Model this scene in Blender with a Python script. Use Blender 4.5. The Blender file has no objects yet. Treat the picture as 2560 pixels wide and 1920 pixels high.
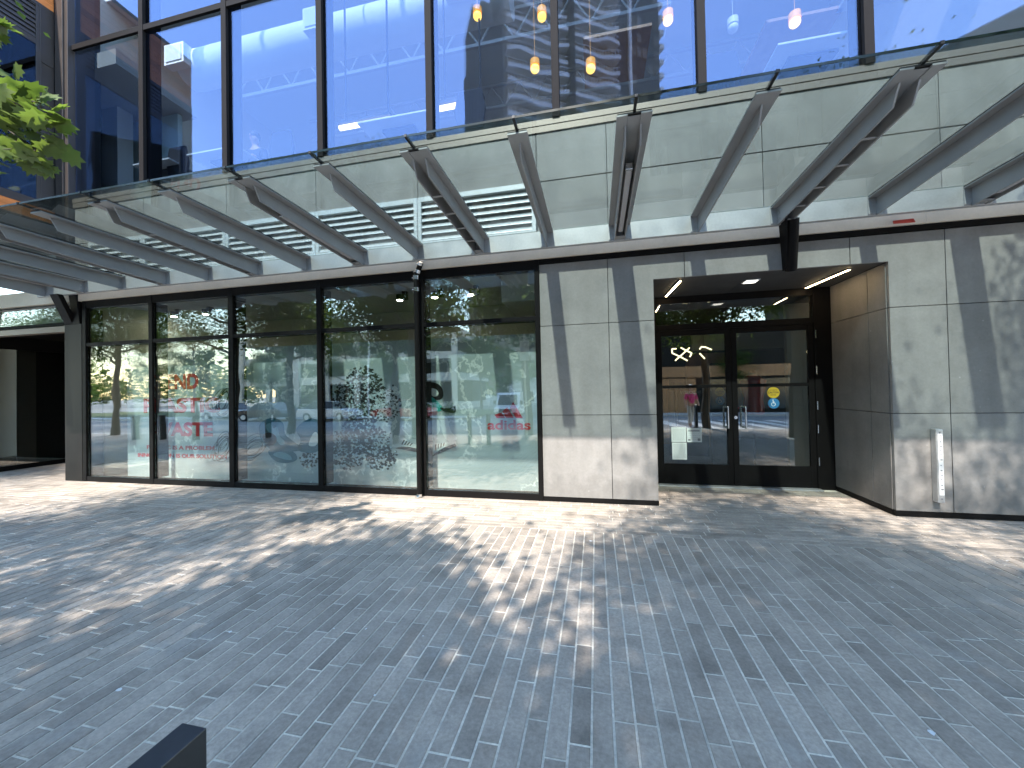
import bpy, math, random
import numpy as np
from mathutils import Vector, Matrix
R = math.radians
rnd = random.Random(7)
scn = bpy.context.scene
COL = scn.collection
# ------------------------------------------------------------------ helpers
class MB:
    """collects faces; build() links them as one mesh object"""
    def __init__(s): s.v = []; s.f = []; s.m = []; s.t = []
    def add(s, vs, fs, m=0, t=1.0):
        b = len(s.v); s.v += [tuple(p) for p in vs]
        for f in fs: s.f.append([b+i for i in f]); s.m.append(m); s.t.append(t)
        return s
    def box(s, x0, x1, y0, y1, z0, z1, m=0, t=1.0):
        return s.add([(x0,y0,z0),(x1,y0,z0),(x1,y1,z0),(x0,y1,z0),(x0,y0,z1),(x1,y0,z1),(x1,y1,z1),(x0,y1,z1)],
              [(0,3,2,1),(4,5,6,7),(0,1,5,4),(1,2,6,5),(2,3,7,6),(3,0,4,7)], m, t)
    def hexa(s, a, b, m=0, t=1.0):      # two quads, corner by corner
        return s.add(list(a)+list(b), [(3,2,1,0),(4,5,6,7),(0,1,5,4),(1,2,6,5),(2,3,7,6),(3,0,4,7)], m, t)
    def prism(s, poly, ax, a0, a1, m=0, t=1.0):   # poly: 2D points on the plane across axis ax
        n = len(poly)
        def p3(p, a):
            q = list(p); q.insert(ax, a); return tuple(q)
        vs = [p3(p, a0) for p in poly]+[p3(p, a1) for p in poly]
        fs = [tuple(range(n))[::-1], tuple(range(n, 2*n))]+[(i,(i+1)%n,n+(i+1)%n,n+i) for i in range(n)]
        return s.add(vs, fs, m, t)
    def tube(s, p0, p1, r0, r1=None, n=12, m=0, t=1.0, cap=True):
        r1 = r0 if r1 is None else r1
        p0 = Vector(p0); p1 = Vector(p1); d = (p1-p0).normalized()
        u = d.orthogonal().normalized(); w = d.cross(u)
        vs = []
        for p, r in ((p0,r0),(p1,r1)):
            for i in range(n):
                a = 2*math.pi*i/n; vs.append(p+u*math.cos(a)*r+w*math.sin(a)*r)
        fs = [(i,(i+1)%n,n+(i+1)%n,n+i) for i in range(n)]
        if cap: fs += [tuple(range(n))[::-1], tuple(range(n,2*n))]
        return s.add(vs, fs, m, t)
    def lathe(s, prof, c=(0,0,0), n=20, m=0, t=1.0):
        vs = []; k = len(prof)
        for r, z in prof:
            for i in range(n):
                a = 2*math.pi*i/n; vs.append((c[0]+r*math.cos(a), c[1]+r*math.sin(a), c[2]+z))
        fs = [(j*n+i, j*n+(i+1)%n, (j+1)*n+(i+1)%n, (j+1)*n+i) for j in range(k-1) for i in range(n)]
        fs += [tuple(range(n))[::-1], tuple((k-1)*n+i for i in range(n))]
        return s.add(vs, fs, m, t)
    def ball(s, c, r, n=12, m=0, t=1.0):
        r = (r,r,r) if isinstance(r,(int,float)) else r
        k = n//2; vs = [(c[0],c[1],c[2]-r[2])]
        for j in range(1,k):
            a = -math.pi/2+math.pi*j/k
            for i in range(n):
                b = 2*math.pi*i/n; vs.append((c[0]+r[0]*math.cos(a)*math.cos(b), c[1]+r[1]*math.cos(a)*math.sin(b), c[2]+r[2]*math.sin(a)))
        vs.append((c[0],c[1],c[2]+r[2])); L = len(vs)-1
        fs = [(0,1+(i+1)%n,1+i) for i in range(n)]
        fs += [(1+j*n+i,1+j*n+(i+1)%n,1+(j+1)*n+(i+1)%n,1+(j+1)*n+i) for j in range(k-2) for i in range(n)]
        fs += [(L,1+(k-2)*n+i,1+(k-2)*n+(i+1)%n) for i in range(n)]
        return s.add(vs, fs, m, t)
    def build(s, name, mats, parent=None, smooth=None, bevel=0, label=None):
        me = bpy.data.meshes.new(name); me.from_pydata(s.v, [], s.f)
        mats = mats if isinstance(mats,(list,tuple)) else [mats]
        for mm in mats: me.materials.append(mm)
        if len(mats) > 1: me.polygons.foreach_set('material_index', s.m)
        if any(t != 1.0 for t in s.t):
            at = me.attributes.new('tone','FLOAT','FACE'); at.data.foreach_set('value', s.t)
        if smooth is not None:
            me.polygons.foreach_set('use_smooth',[True]*len(me.polygons)); me.set_sharp_from_angle(angle=R(smooth))
        me.update()
        return link(name, me, parent, bevel, label)
def link(name, me, parent=None, bevel=0, label=None):
    o = bpy.data.objects.new(name, me); COL.objects.link(o)
    if parent is not None:
        o.parent = parent
        if parent.get('_loc'): o.matrix_parent_inverse = Matrix()
    if bevel:
        b = o.modifiers.new('bevel','BEVEL'); b.width = bevel; b.segments = 2; b.limit_method = 'ANGLE'; b.harden_normals = False
    if label: o['label'] = label
    return o
rp = random.Random(21)
def pane(x0,x1,y,z0,z1,th,amp,m,parent,name='window'):
    d = [rp.uniform(-amp,amp) for _ in range(4)]
    return MB().hexa([(x0,y+d[0],z0),(x1,y+d[1],z0),(x1,y+th+d[1],z0),(x0,y+th+d[0],z0)],[(x0,y+d[2],z1),(x1,y+d[3],z1),(x1,y+th+d[3],z1),(x0,y+th+d[2],z1)]).build(name, m, parent)
def tag(o, label, cat, group=None):
    o['label'] = label; o['category'] = cat
    if group: o['group'] = group
    return o
def struct(o): o['kind'] = 'structure'; return o
def empty(name, label, cat, loc=(0,0,0), rz=0, group=None):
    o = bpy.data.objects.new(name, None); COL.objects.link(o); o.location = loc; o.rotation_euler = (0,0,rz)
    o.empty_display_size = .1
    return tag(o, label, cat, group)
def kids(o): return [c for c in bpy.data.objects if c.parent == o]
def copy_tree(o, parent=None):
    c = o.copy(); COL.objects.link(c)
    if parent is not None: c.parent = parent
    for ch in kids(o): copy_tree(ch, c)
    return c
# ------------------------------------------------------------------ materials
def nodes(name):
    m = bpy.data.materials.new(name); m.use_nodes = True; nt = m.node_tree
    b = nt.nodes.get('Principled BSDF'); return m, nt, b
def N(nt, ty, **kw):
    n = nt.nodes.new(ty)
    for k, v in kw.items():
        if k.startswith('i_'):
            key = k[2:]; key = int(key) if key.isdigit() else key.replace('_',' ')
            n.inputs[key].default_value = v
        else: setattr(n, k, v)
    return n
def mul(nt, a, b, blend='MULTIPLY', fac=1.0):
    n = N(nt,'ShaderNodeMix', data_type='RGBA', blend_type=blend)
    n.inputs[0].default_value = fac
    for i, x in ((6,a),(7,b)):
        if isinstance(x,(tuple,list)): n.inputs[i].default_value = (*x[:3],1)
        else: nt.links.new(x, n.inputs[i])
    return n.outputs[2]
def ramp(nt, src, stops):
    r = N(nt,'ShaderNodeValToRGB'); e = r.color_ramp.elements
    while len(e) < len(stops): e.new(.5)
    for k,(p,c) in enumerate(stops):
        e[k].position = p; e[k].color = (c,c,c,1) if isinstance(c,(int,float)) else (*c,1)
    nt.links.new(src, r.inputs[0]); return r.outputs[0]
def mat(name, base, rough=.5, metal=0., noise=(0,0), noise2=None, bump=(0,0), tone=False, spec=.5, stretch=None, rvar=0, coat=0):
    """principled + noise mottling in object space (+ per-face tone attribute)"""
    m, nt, b = nodes(name)
    tc = N(nt,'ShaderNodeTexCoord'); co = tc.outputs['Object']
    if stretch:
        mp = N(nt,'ShaderNodeMapping'); mp.inputs['Scale'].default_value = stretch; nt.links.new(co, mp.inputs[0]); co = mp.outputs[0]
    col = None
    rgb = N(nt,'ShaderNodeRGB'); rgb.outputs[0].default_value = (*base,1); col = rgb.outputs[0]
    for nz in (noise, noise2):
        if nz and nz[1]:
            t = N(nt,'ShaderNodeTexNoise', i_Scale=nz[0], i_Detail=6.0, i_Roughness=.62); nt.links.new(co, t.inputs['Vector'])
            col = mul(nt, col, ramp(nt, t.outputs[0], [(.25,1-nz[1]),(.75,1+nz[1])]))
    if tone:
        at = N(nt,'ShaderNodeAttribute', attribute_name='tone'); col = mul(nt, col, at.outputs['Fac'])
    nt.links.new(col, b.inputs['Base Color'])
    b.inputs['Roughness'].default_value = rough; b.inputs['Metallic'].default_value = metal
    b.inputs['Specular IOR Level'].default_value = spec; b.inputs['Coat Weight'].default_value = coat
    if rvar:
        t = N(nt,'ShaderNodeTexNoise', i_Scale=max(noise[0],3)*1.7, i_Detail=5.0); nt.links.new(co, t.inputs['Vector'])
        mr = N(nt,'ShaderNodeMapRange'); mr.inputs[1].default_value=.3; mr.inputs[2].default_value=.7
        mr.inputs[3].default_value=rough-rvar; mr.inputs[4].default_value=rough+rvar
        nt.links.new(t.outputs[0], mr.inputs[0]); nt.links.new(mr.outputs[0], b.inputs['Roughness'])
    if bump[1]:
        t = N(nt,'ShaderNodeTexNoise', i_Scale=bump[0], i_Detail=5.0); nt.links.new(co, t.inputs['Vector'])
        bp = N(nt,'ShaderNodeBump', i_Strength=bump[1], i_Distance=.02); nt.links.new(t.outputs[0], bp.inputs['Height'])
        nt.links.new(bp.outputs[0], b.inputs['Normal'])
    return m
def emit(name, col, s):
    m, nt, b = nodes(name); b.inputs['Base Color'].default_value = (*col,1)
    b.inputs['Emission Color'].default_value = (*col,1); b.inputs['Emission Strength'].default_value = s; return m
def glass(name, f0, trans=(1,1,1), refl=(1,1,1), wob=0., dirt=0., rough=0., pw=4.):
    """see-through pane: schlick mix of a clear transmitter and a mirror, slight roller waves"""
    m, nt, b = nodes(name); nt.nodes.remove(b); out = nt.nodes['Material Output']
    tr = N(nt,'ShaderNodeBsdfTransparent'); tr.inputs[0].default_value = (*trans,1)
    gl = N(nt,'ShaderNodeBsdfGlossy'); gl.inputs[0].default_value = (*refl,1); gl.inputs['Roughness'].default_value = rough
    lw = N(nt,'ShaderNodeLayerWeight', i_Blend=.5)
    p = N(nt,'ShaderNodeMath', operation='POWER'); p.inputs[1].default_value = pw; nt.links.new(lw.outputs['Facing'], p.inputs[0])
    mr = N(nt,'ShaderNodeMapRange'); mr.inputs[3].default_value = f0; mr.inputs[4].default_value = .96
    nt.links.new(p.outputs[0], mr.inputs[0])
    mx = N(nt,'ShaderNodeMixShader'); nt.links.new(mr.outputs[0], mx.inputs[0]); nt.links.new(tr.outputs[0], mx.inputs[1]); nt.links.new(gl.outputs[0], mx.inputs[2])
    last = mx.outputs[0]
    tc = N(nt,'ShaderNodeTexCoord')
    if wob:
        t = N(nt,'ShaderNodeTexNoise', i_Scale=1.6, i_Detail=1.0); nt.links.new(tc.outputs['Object'], t.inputs['Vector'])
        bp = N(nt,'ShaderNodeBump', i_Strength=wob, i_Distance=.012); nt.links.new(t.outputs[0], bp.inputs['Height']); nt.links.new(bp.outputs[0], gl.inputs['Normal'])
    if dirt:
        t = N(nt,'ShaderNodeTexNoise', i_Scale=2.2, i_Detail=6.0); nt.links.new(tc.outputs['Object'], t.inputs['Vector'])
        d = N(nt,'ShaderNodeBsdfDiffuse'); d.inputs[0].default_value=(.55,.58,.55,1)
        r = ramp(nt, t.outputs[0], [(.35,dirt*.25),(.75,dirt)])
        m2 = N(nt,'ShaderNodeMixShader'); nt.links.new(r, m2.inputs[0]); nt.links.new(last, m2.inputs[1]); nt.links.new(d.outputs[0], m2.inputs[2]); last = m2.outputs[0]
    nt.links.new(last, out.inputs[0]); return m
def leafmat(name, c1, c2, tr=.45):
    m, nt, b = nodes(name); nt.nodes.remove(b); out = nt.nodes['Material Output']
    at = N(nt,'ShaderNodeAttribute', attribute_name='tone')
    col = ramp(nt, at.outputs['Fac'], [(0.,c1),(1.,c2)])
    d = N(nt,'ShaderNodeBsdfDiffuse'); t = N(nt,'ShaderNodeBsdfTranslucent'); g = N(nt,'ShaderNodeBsdfGlossy'); g.inputs['Roughness'].default_value=.45
    nt.links.new(col, d.inputs[0]); nt.links.new(mul(nt, col, (1.05,1.12,.55)), t.inputs[0]); g.inputs[0].default_value=(.6,.6,.6,1)
    a = N(nt,'ShaderNodeMixShader', i_0=tr); nt.links.new(d.outputs[0], a.inputs[1]); nt.links.new(t.outputs[0], a.inputs[2])
    c = N(nt,'ShaderNodeMixShader', i_0=.05); nt.links.new(a.outputs[0], c.inputs[1]); nt.links.new(g.outputs[0], c.inputs[2])
    nt.links.new(c.outputs[0], out.inputs[0]); return m

M = {}
def concrete(name, base, speck=.5):
    m, nt, b = nodes(name); tc = N(nt,'ShaderNodeTexCoord'); co = tc.outputs['Object']
    rgb = N(nt,'ShaderNodeRGB'); rgb.outputs[0].default_value=(*base,1); col = rgb.outputs[0]
    for sc, a in ((.9,.16),(4.5,.10),(38,.07)):
        t = N(nt,'ShaderNodeTexNoise', i_Scale=sc, i_Detail=7.0, i_Roughness=.65); nt.links.new(co, t.inputs['Vector'])
        col = mul(nt, col, ramp(nt, t.outputs[0], [(.28,1-a),(.72,1+a)]))
    mp = N(nt,'ShaderNodeMapping'); mp.inputs['Scale'].default_value=(5,5,.35); nt.links.new(co, mp.inputs[0])
    t = N(nt,'ShaderNodeTexNoise', i_Scale=1.0, i_Detail=6.0); nt.links.new(mp.outputs[0], t.inputs['Vector'])
    col = mul(nt, col, ramp(nt, t.outputs[0], [(.3,.91),(.7,1.08)]))
    sx = N(nt,'ShaderNodeSeparateXYZ'); nt.links.new(co, sx.inputs[0])
    t = N(nt,'ShaderNodeTexNoise', i_Scale=7.0, i_Detail=6.0); nt.links.new(co, t.inputs['Vector'])
    ad = N(nt,'ShaderNodeMath', operation='MULTIPLY_ADD'); nt.links.new(t.outputs[0], ad.inputs[0]); ad.inputs[1].default_value=-.5; nt.links.new(sx.outputs[2], ad.inputs[2])
    col = mul(nt, col, ramp(nt, ad.outputs[0], [(-.0,.80),(.16,1.)]))
    at = N(nt,'ShaderNodeAttribute', attribute_name='tone'); col = mul(nt, col, at.outputs['Fac'])
    # pale efflorescence specks and dark pits
    v = N(nt,'ShaderNodeTexVoronoi', i_Scale=9.0); nt.links.new(co, v.inputs['Vector'])
    n2 = N(nt,'ShaderNodeTexNoise', i_Scale=2.3, i_Detail=3.0); nt.links.new(co, n2.inputs['Vector'])
    sp = N(nt,'ShaderNodeMath', operation='MULTIPLY'); nt.links.new(ramp(nt, v.outputs['Distance'], [(.03,1.),(.10,0.)]), sp.inputs[0])
    nt.links.new(ramp(nt, n2.outputs[0], [(.55,0.),(.7,speck)]), sp.inputs[1])
    mx = N(nt,'ShaderNodeMix', data_type='RGBA'); nt.links.new(sp.outputs[0], mx.inputs[0]); nt.links.new(col, mx.inputs[6]); mx.inputs[7].default_value=(.55,.55,.53,1); col = mx.outputs[2]
    v2 = N(nt,'ShaderNodeTexVoronoi', i_Scale=23.0); nt.links.new(co, v2.inputs['Vector'])
    pit = ramp(nt, v2.outputs['Distance'], [(.04,.72),(.09,1.)]); col = mul(nt, col, pit)
    nt.links.new(col, b.inputs['Base Color']); b.inputs['Roughness'].default_value=.62; b.inputs['Specular IOR Level'].default_value=.35
    t = N(nt,'ShaderNodeTexNoise', i_Scale=60.0, i_Detail=4.0); nt.links.new(co, t.inputs['Vector'])
    bp = N(nt,'ShaderNodeBump', i_Strength=.12, i_Distance=.004); nt.links.new(t.outputs[0], bp.inputs['Height']); nt.links.new(bp.outputs[0], b.inputs['Normal'])
    return m
M['panel'] = concrete('fibre_cement_panel', (.25,.238,.225))
M['paneldark'] = concrete('dark_cement_panel', (.10,.10,.10), .35)
M['joint'] = mat('dark_joint', (.02,.02,.02), .8)
M['beige'] = mat('beige_board', (.76,.66,.51), .7, noise=(3,.08), noise2=(30,.05))
M['black'] = mat('black_powdercoat', (.006,.0055,.0055), .55, noise=(5,.15), rvar=.05, spec=.12)
M['bronze'] = mat('bronze_anodised', (.23,.19,.16), .45, .35, noise=(2,.06))
M['mullion'] = mat('dark_bronze_mullion', (.016,.014,.014), .75, noise=(2,.1), spec=.08)
M['brown'] = mat('brown_metal_panel', (.055,.043,.038), .42, .2, noise=(1.5,.15), rvar=.06)
M['colmetal'] = mat('brushed_dark_metal', (.011,.010,.0095), .5, 0., noise=(60,.12), spec=.2, stretch=(1,1,.03))
M['steel'] = mat('weathered_stainless', (.50,.495,.49), .42, .55, noise=(3,.08), noise2=(40,.08), rvar=.07)
M['beam'] = mat('grey_painted_steel', (.36,.36,.36), .42, .2, noise=(4,.08), rvar=.06)
M['chrome'] = mat('polished_steel', (.75,.74,.72), .18, 1.0)
M['alum'] = mat('white_aluminium', (.66,.68,.69), .4, .2, noise=(6,.05))
M['greyplastic'] = mat('grey_lens', (.45,.44,.45), .5)
M['louverback'] = mat('louver_shadow_gap', (.20,.21,.215), .6)  # grey backing added behind the slats to soften their shaded gaps
M['white'] = mat('white_paint', (.78,.78,.77), .5, noise=(4,.03))
M['inwall'] = mat('interior_wall', (.52,.49,.43), .8, noise=(1.5,.05))
M['inolive'] = mat('interior_olive_wall', (.50,.47,.38), .8, noise=(1.5,.06))
M['inceil'] = mat('interior_ceiling', (.55,.55,.54), .8)
M['indark'] = mat('interior_dark', (.02,.02,.02), .7)
M['infloor'] = mat('interior_floor', (.16,.15,.14), .35, noise=(3,.1))
M['teal'] = mat('pale_teal_wall', (.58,.68,.66), .8)
M['wood'] = mat('orange_wood_siding', (.60,.19,.05), .45, noise=(8,.22), noise2=(70,.15), stretch=(1,.15,1), tone=True)
M['timber'] = mat('interior_timber', (.38,.20,.09), .5, noise=(6,.2), stretch=(1,1,.2))
M['rubber'] = mat('black_sealant', (.008,.008,.008), .55)
M['glass_edge'] = mat('glass_edge', (.006,.012,.012), .2)
M['glass_store'] = glass('storefront_glass', .13, (.88,.92,.90), (1,1,1), wob=.10)
M['glass_door'] = glass('door_glass', .13, (.80,.84,.82), wob=.05)
M['glass_curtain'] = glass('curtain_wall_glass', .14, (.72,.78,.84), (.38,.44,.66), wob=.06)
M['glass_canopy'] = glass('canopy_glass', .035, (.585,.645,.635), dirt=.05, wob=0.)
M['red'] = mat('red_plastic', (.55,.06,.04), .45)
M['redink'] = mat('red_ink', (.60,.03,.035), .5)
M['lamp_warm'] = emit('warm_lamp', (1.0,.52,.10), .75)
M['lamp_tube'] = emit('linear_lamp', (1.0,.78,.25), .75)
M['led'] = emit('led_strip', (1.0,.74,.42), 7.0)
M['led_square'] = emit('recessed_downlight', (1.0,.95,.85), .6)
M['track_face'] = emit('spot_lens', (1.0,.93,.72), 20.0)
M['lamp_amber'] = emit('amber_lamp_body', (1.0,.42,.05), .16)
M['neon'] = emit('zigzag_neon', (1.0,.84,.5), .8)
M['asphalt'] = mat('asphalt', (.20,.20,.20), .85, noise=(.6,.12), noise2=(40,.2), bump=(60,.3))
M['marking'] = mat('road_paint', (.62,.61,.58), .7, noise=(5,.15))
M['kerb'] = mat('kerb_concrete', (.46,.44,.41), .8, noise=(2,.12))
M['earth'] = mat('ground_concrete', (.34,.33,.31), .9, noise=(.4,.12), noise2=(20,.1))
M['lawn'] = mat('dry_lawn', (.11,.13,.05), .95, noise=(.8,.3), noise2=(30,.3))
M['bark'] = mat('bark', (.10,.085,.07), .9, noise=(12,.3), bump=(25,.6), stretch=(1,1,.3))
M['leaf'] = leafmat('street_tree_leaf', (.05,.085,.02), (.15,.21,.045), .52)
M['maple'] = leafmat('maple_leaf', (.075,.115,.03), (.18,.245,.065), .5)
M['carwhite'] = mat('white_car_paint', (.75,.75,.75), .25, coat=.6)
M['carblack'] = mat('black_car_paint', (.015,.015,.018), .2, coat=.8)
M['carred'] = mat('red_car_paint', (.42,.03,.02), .25, coat=.6)
M['carglass'] = mat('car_glass', (.02,.025,.03), .08)
M['tyre'] = mat('tyre', (.02,.02,.02), .8)
M['headlamp'] = mat('headlamp', (.75,.72,.66), .15)
M['cream'] = mat('cream_stucco', (.62,.52,.38), .8, noise=(.6,.06))
M['garage'] = mat('pale_concrete', (.66,.63,.57), .8, noise=(.5,.08))
M['towerglass'] = mat('dark_facade_glass', (.045,.055,.055), .12, noise=(.35,.35))
M['towerbay'] = mat('balcony_back_wall', (.42,.40,.37), .5, noise=(.2,.3))
M['towerslab'] = mat('balcony_soffit', (.80,.77,.70), .8)
M['towerwhite'] = mat('balcony_white', (.90,.90,.88), .5, noise=(3,.10))
M['slat'] = mat('dark_slats', (.10,.10,.095), .6, tone=True)
M['skin'] = mat('skin', (.50,.30,.22), .55)
M['pink'] = mat('pink_shirt', (.60,.06,.20), .8)
M['hair'] = mat('dark_hair', (.03,.02,.015), .6)
M['greytrouser'] = mat('grey_trousers', (.45,.43,.40), .8)
M['darkcloth'] = mat('dark_jumper', (.02,.022,.03), .8)
M['yellow'] = mat('yellow_vinyl', (.50,.36,.02), .5)
M['blue'] = mat('blue_vinyl', (.03,.18,.36), .5)
M['paper'] = mat('paper', (.72,.76,.73), .7)
M['ink'] = mat('black_ink', (.02,.02,.02), .6)
M['greyink'] = mat('grey_ink', (.22,.23,.24), .6)
M['bollard'] = mat('black_bollard_paint', (.022,.025,.03), .42, noise=(9,.2), noise2=(60,.15), rvar=.07)
M['print_dark'] = mat('dark_print', (.028,.034,.038), .6, tone=True)
M['print_teal'] = mat('teal_print', (.02,.13,.18), .55)
M['print_pale'] = mat('pale_print', (.80,.84,.84), .6)
M['print_mid'] = mat('mid_teal_print', (.22,.40,.46), .6, noise=(6,.3))
M['print_green'] = mat('turquoise_print', (.02,.42,.38), .55)
def boardmat():
    m, nt, b = nodes('printed_display_board'); tc = N(nt,'ShaderNodeTexCoord'); co = tc.outputs['Object']
    n = N(nt,'ShaderNodeTexNoise', i_Scale=1.5, i_Detail=5.5, i_Roughness=.62); nt.links.new(co, n.inputs['Vector'])
    w = N(nt,'ShaderNodeMath', operation='PINGPONG'); w.inputs[1].default_value=.09; nt.links.new(n.outputs[0], w.inputs[0])
    line = ramp(nt, w.outputs[0], [(0.,1.),(.010,.85),(.02,0.)])
    g = N(nt,'ShaderNodeTexNoise', i_Scale=.8, i_Detail=2.0); nt.links.new(co, g.inputs['Vector'])
    base = ramp(nt, g.outputs[0], [(.3,(.40,.46,.48)),(.7,(.52,.58,.60))])
    k = N(nt,'ShaderNodeTexNoise', i_Scale=.9, i_Detail=1.0); nt.links.new(co, k.inputs['Vector'])
    f = N(nt,'ShaderNodeMath', operation='MULTIPLY'); nt.links.new(line, f.inputs[0]); nt.links.new(ramp(nt,k.outputs[0],[(.42,0.),(.55,1.)]), f.inputs[1])
    mx = N(nt,'ShaderNodeMix', data_type='RGBA'); nt.links.new(f.outputs[0], mx.inputs[0]); nt.links.new(base, mx.inputs[6]); mx.inputs[7].default_value=(.85,.88,.88,1)
    nt.links.new(mx.outputs[2], b.inputs['Base Color']); b.inputs['Roughness'].default_value=.6
    return m
M['board'] = boardmat()
def pavermat():
    m, nt, b = nodes('concrete_paver'); tc = N(nt,'ShaderNodeTexCoord'); co = tc.outputs['Object']
    rgb = N(nt,'ShaderNodeRGB'); rgb.outputs[0].default_value=(.35,.295,.245,1); col = rgb.outputs[0]
    at = N(nt,'ShaderNodeAttribute', attribute_name='tone'); col = mul(nt, col, at.outputs['Fac'])
    for sc, a in ((.55,.22),(5,.20),(48,.24)):
        t = N(nt,'ShaderNodeTexNoise', i_Scale=sc, i_Detail=7.0, i_Roughness=.65); nt.links.new(co, t.inputs['Vector'])
        col = mul(nt, col, ramp(nt, t.outputs[0], [(.28,1-a),(.72,1+a)]))
    # dusty pale scuffs
    n2 = N(nt,'ShaderNodeTexNoise', i_Scale=1.7, i_Detail=8.0, i_Roughness=.7); nt.links.new(co, n2.inputs['Vector'])
    mx = N(nt,'ShaderNodeMix', data_type='RGBA'); nt.links.new(ramp(nt, n2.outputs[0], [(.56,0.),(.74,.42)]), mx.inputs[0]); nt.links.new(col, mx.inputs[6]); mx.inputs[7].default_value=(.40,.40,.39,1); col = mx.outputs[2]
    n3 = N(nt,'ShaderNodeTexNoise', i_Scale=3.1, i_Detail=4.0); n3.inputs['Vector'].default_value=(0,0,0)
    mp = N(nt,'ShaderNodeMapping'); mp.inputs['Location'].default_value=(7,3,0); nt.links.new(co, mp.inputs[0]); nt.links.new(mp.outputs[0], n3.inputs['Vector'])
    col = mul(nt, col, ramp(nt, n3.outputs[0], [(.30,.72),(.42,1.)]))
    nt.links.new(col, b.inputs['Base Color']); b.inputs['Roughness'].default_value=.6; b.inputs['Specular IOR Level'].default_value=.45
    t = N(nt,'ShaderNodeTexNoise', i_Scale=90.0, i_Detail=5.0); nt.links.new(co, t.inputs['Vector'])
    bp = N(nt,'ShaderNodeBump', i_Strength=.25, i_Distance=.004); nt.links.new(t.outputs[0], bp.inputs['Height']); nt.links.new(bp.outputs[0], b.inputs['Normal'])
    return m
M['paver'] = pavermat()
M['grout'] = mat('sandy_grout', (.66,.60,.50), .95, noise=(4,.35), noise2=(60,.25))

FACE = 5.28
# ------------------------------------------------------------------ ground, pavement, road
def gz(y):                                   # ground profile across the street
    if y > -1.95: return 0.
    if y > -26: return -.14-.034*(-1.95-y)
    return -.14-.034*24.05
MB().add([(-400,30,-.03),(400,30,-.03),(400,-1.95,-.03),(-400,-1.95,-.03),(400,-2.,-.17),(-400,-2.,-.17),(400,-26,-.99),(-400,-26,-.99),(400,-500,-.99),(-400,-500,-.99)],
   [(0,3,2,1),(3,5,4,2),(5,7,6,4),(7,9,8,6)]).build('ground', M['earth'])['kind'] = 'structure'
pv = MB(); g = .0055
def paver(x0,x1,y0,y1,tone):
    c = .004; h = rnd.uniform(-.0012,.0012); z = h; zb = -.006
    x0+=g; x1-=g; y0+=g; y1-=g
    if x1-x0 < .02 or y1-y0 < .02: return
    dz = [rnd.uniform(-.0006,.0006) for _ in range(4)]
    b=[(x0,y0,zb),(x1,y0,zb),(x1,y1,zb),(x0,y1,zb)]
    t=[(x0,y0,z-c*.7),(x1,y0,z-c*.7),(x1,y1,z-c*.7),(x0,y1,z-c*.7)]
    u=[(x0+c,y0+c,z+dz[0]),(x1-c,y0+c,z+dz[1]),(x1-c,y1-c,z+dz[2]),(x0+c,y1-c,z+dz[3])]
    pv.add(b+t+u, [(0,1,5,4),(1,2,6,5),(2,3,7,6),(3,0,4,7),(4,5,9,8),(5,6,10,9),(6,7,11,10),(7,4,8,11),(8,9,10,11)], 1, tone)
def ptone(base): 
    r = rnd.random()
    return base*(rnd.uniform(.86,1.14) if r > .10 else rnd.uniform(.74,.88))
W = .0985; YB = 4.22
x = -10.
while x < 5.2:                                # courses running up to the wall
    y = YB; first = True
    while y > .35:
        L = rnd.choice((.26,.33,.4,.46,.54))*(rnd.uniform(.3,1) if first else 1); first = False
        if y-L < .35: L = y-.35
        if not (x < -2.06 and y < .7): paver(x,x+W,y-L,y,ptone(1.))
        y -= L
    x += W
def band(x0,x1,y0,y1,base=1.08):
    y = y0; n = int(round((y1-y0)/W)); w = (y1-y0)/n
    for j in range(n):
        xx = x0; first = True
        while xx < x1:
            L = rnd.choice((.34,.42,.5,.58))*(rnd.uniform(.3,1) if first else 1); first = False
            L = min(L, x1-xx); paver(xx,xx+L,y0+j*w,y0+(j+1)*w,ptone(base)); xx += L
band(-13.2,5.2,YB,5.27)
band(.78,3.34,5.27,6.30,1.1)
band(-12.4,-9.75,5.27,7.0,1.0)
pv.box(-40,30,-1.6,7.2,-.028,-.0052,0)        # bedding sand showing in the joints
rs = random.Random(5)
for k in range(46):                           # chewing gum and droppings
    x,y,r = rs.uniform(-6,4.2),rs.uniform(1.0,4.9),rs.choice((.006,.008,.011,.016)); n=7; a0=rs.random()
    pv.add([(x+r*rs.uniform(.6,1.2)*math.cos(a0+6.283*i/n),y+r*rs.uniform(.6,1.2)*math.sin(a0+6.283*i/n),.0032) for i in range(n)],[tuple(range(n))],2,1.)
pv.build('pavement', [M['grout'],M['paver'],M['white']])['kind'] = 'structure'
# rest of the pavement out of the paved area in view
sd = MB()
x = -40.
while x < 30:
    w = 1.2
    for (y0,y1) in ((-1.55,-.35),(-.34,.34)):
        sd.box(x+.004,x+w-.004,y0+.004,y1-.004,-.02,.002,0,rnd.uniform(.9,1.1))
    for j in range(4):
        if x+w < -10 or x > 5.2: sd.box(x+.004,x+w-.004,.35+j*1.2+.004,.35+(j+1)*1.2-.004,-.02,.002,0,rnd.uniform(.9,1.1))
    x += w
struct(sd.build('sidewalk', M['paver']))
kb = MB(); kb.box(-200,120,-1.95,-1.6,-.3,.004); struct(kb.build('kerb', M['kerb'], bevel=.02))
rd = MB()
def strip(x0,x1,y0,y1,lift,m): rd.add([(x0,y1,gz(y1)+lift),(x1,y1,gz(y1)+lift),(x1,y0,gz(y0)+lift),(x0,y0,gz(y0)+lift)],[(0,3,2,1)],m)
strip(-300,200,-16.,-1.96,0,0); strip(-9,-1,-60,-16.,0,0)
for k in range(8): strip(2.2+k*1.1,2.75+k*1.1,-10.6,-3.4,.004,1)
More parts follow.
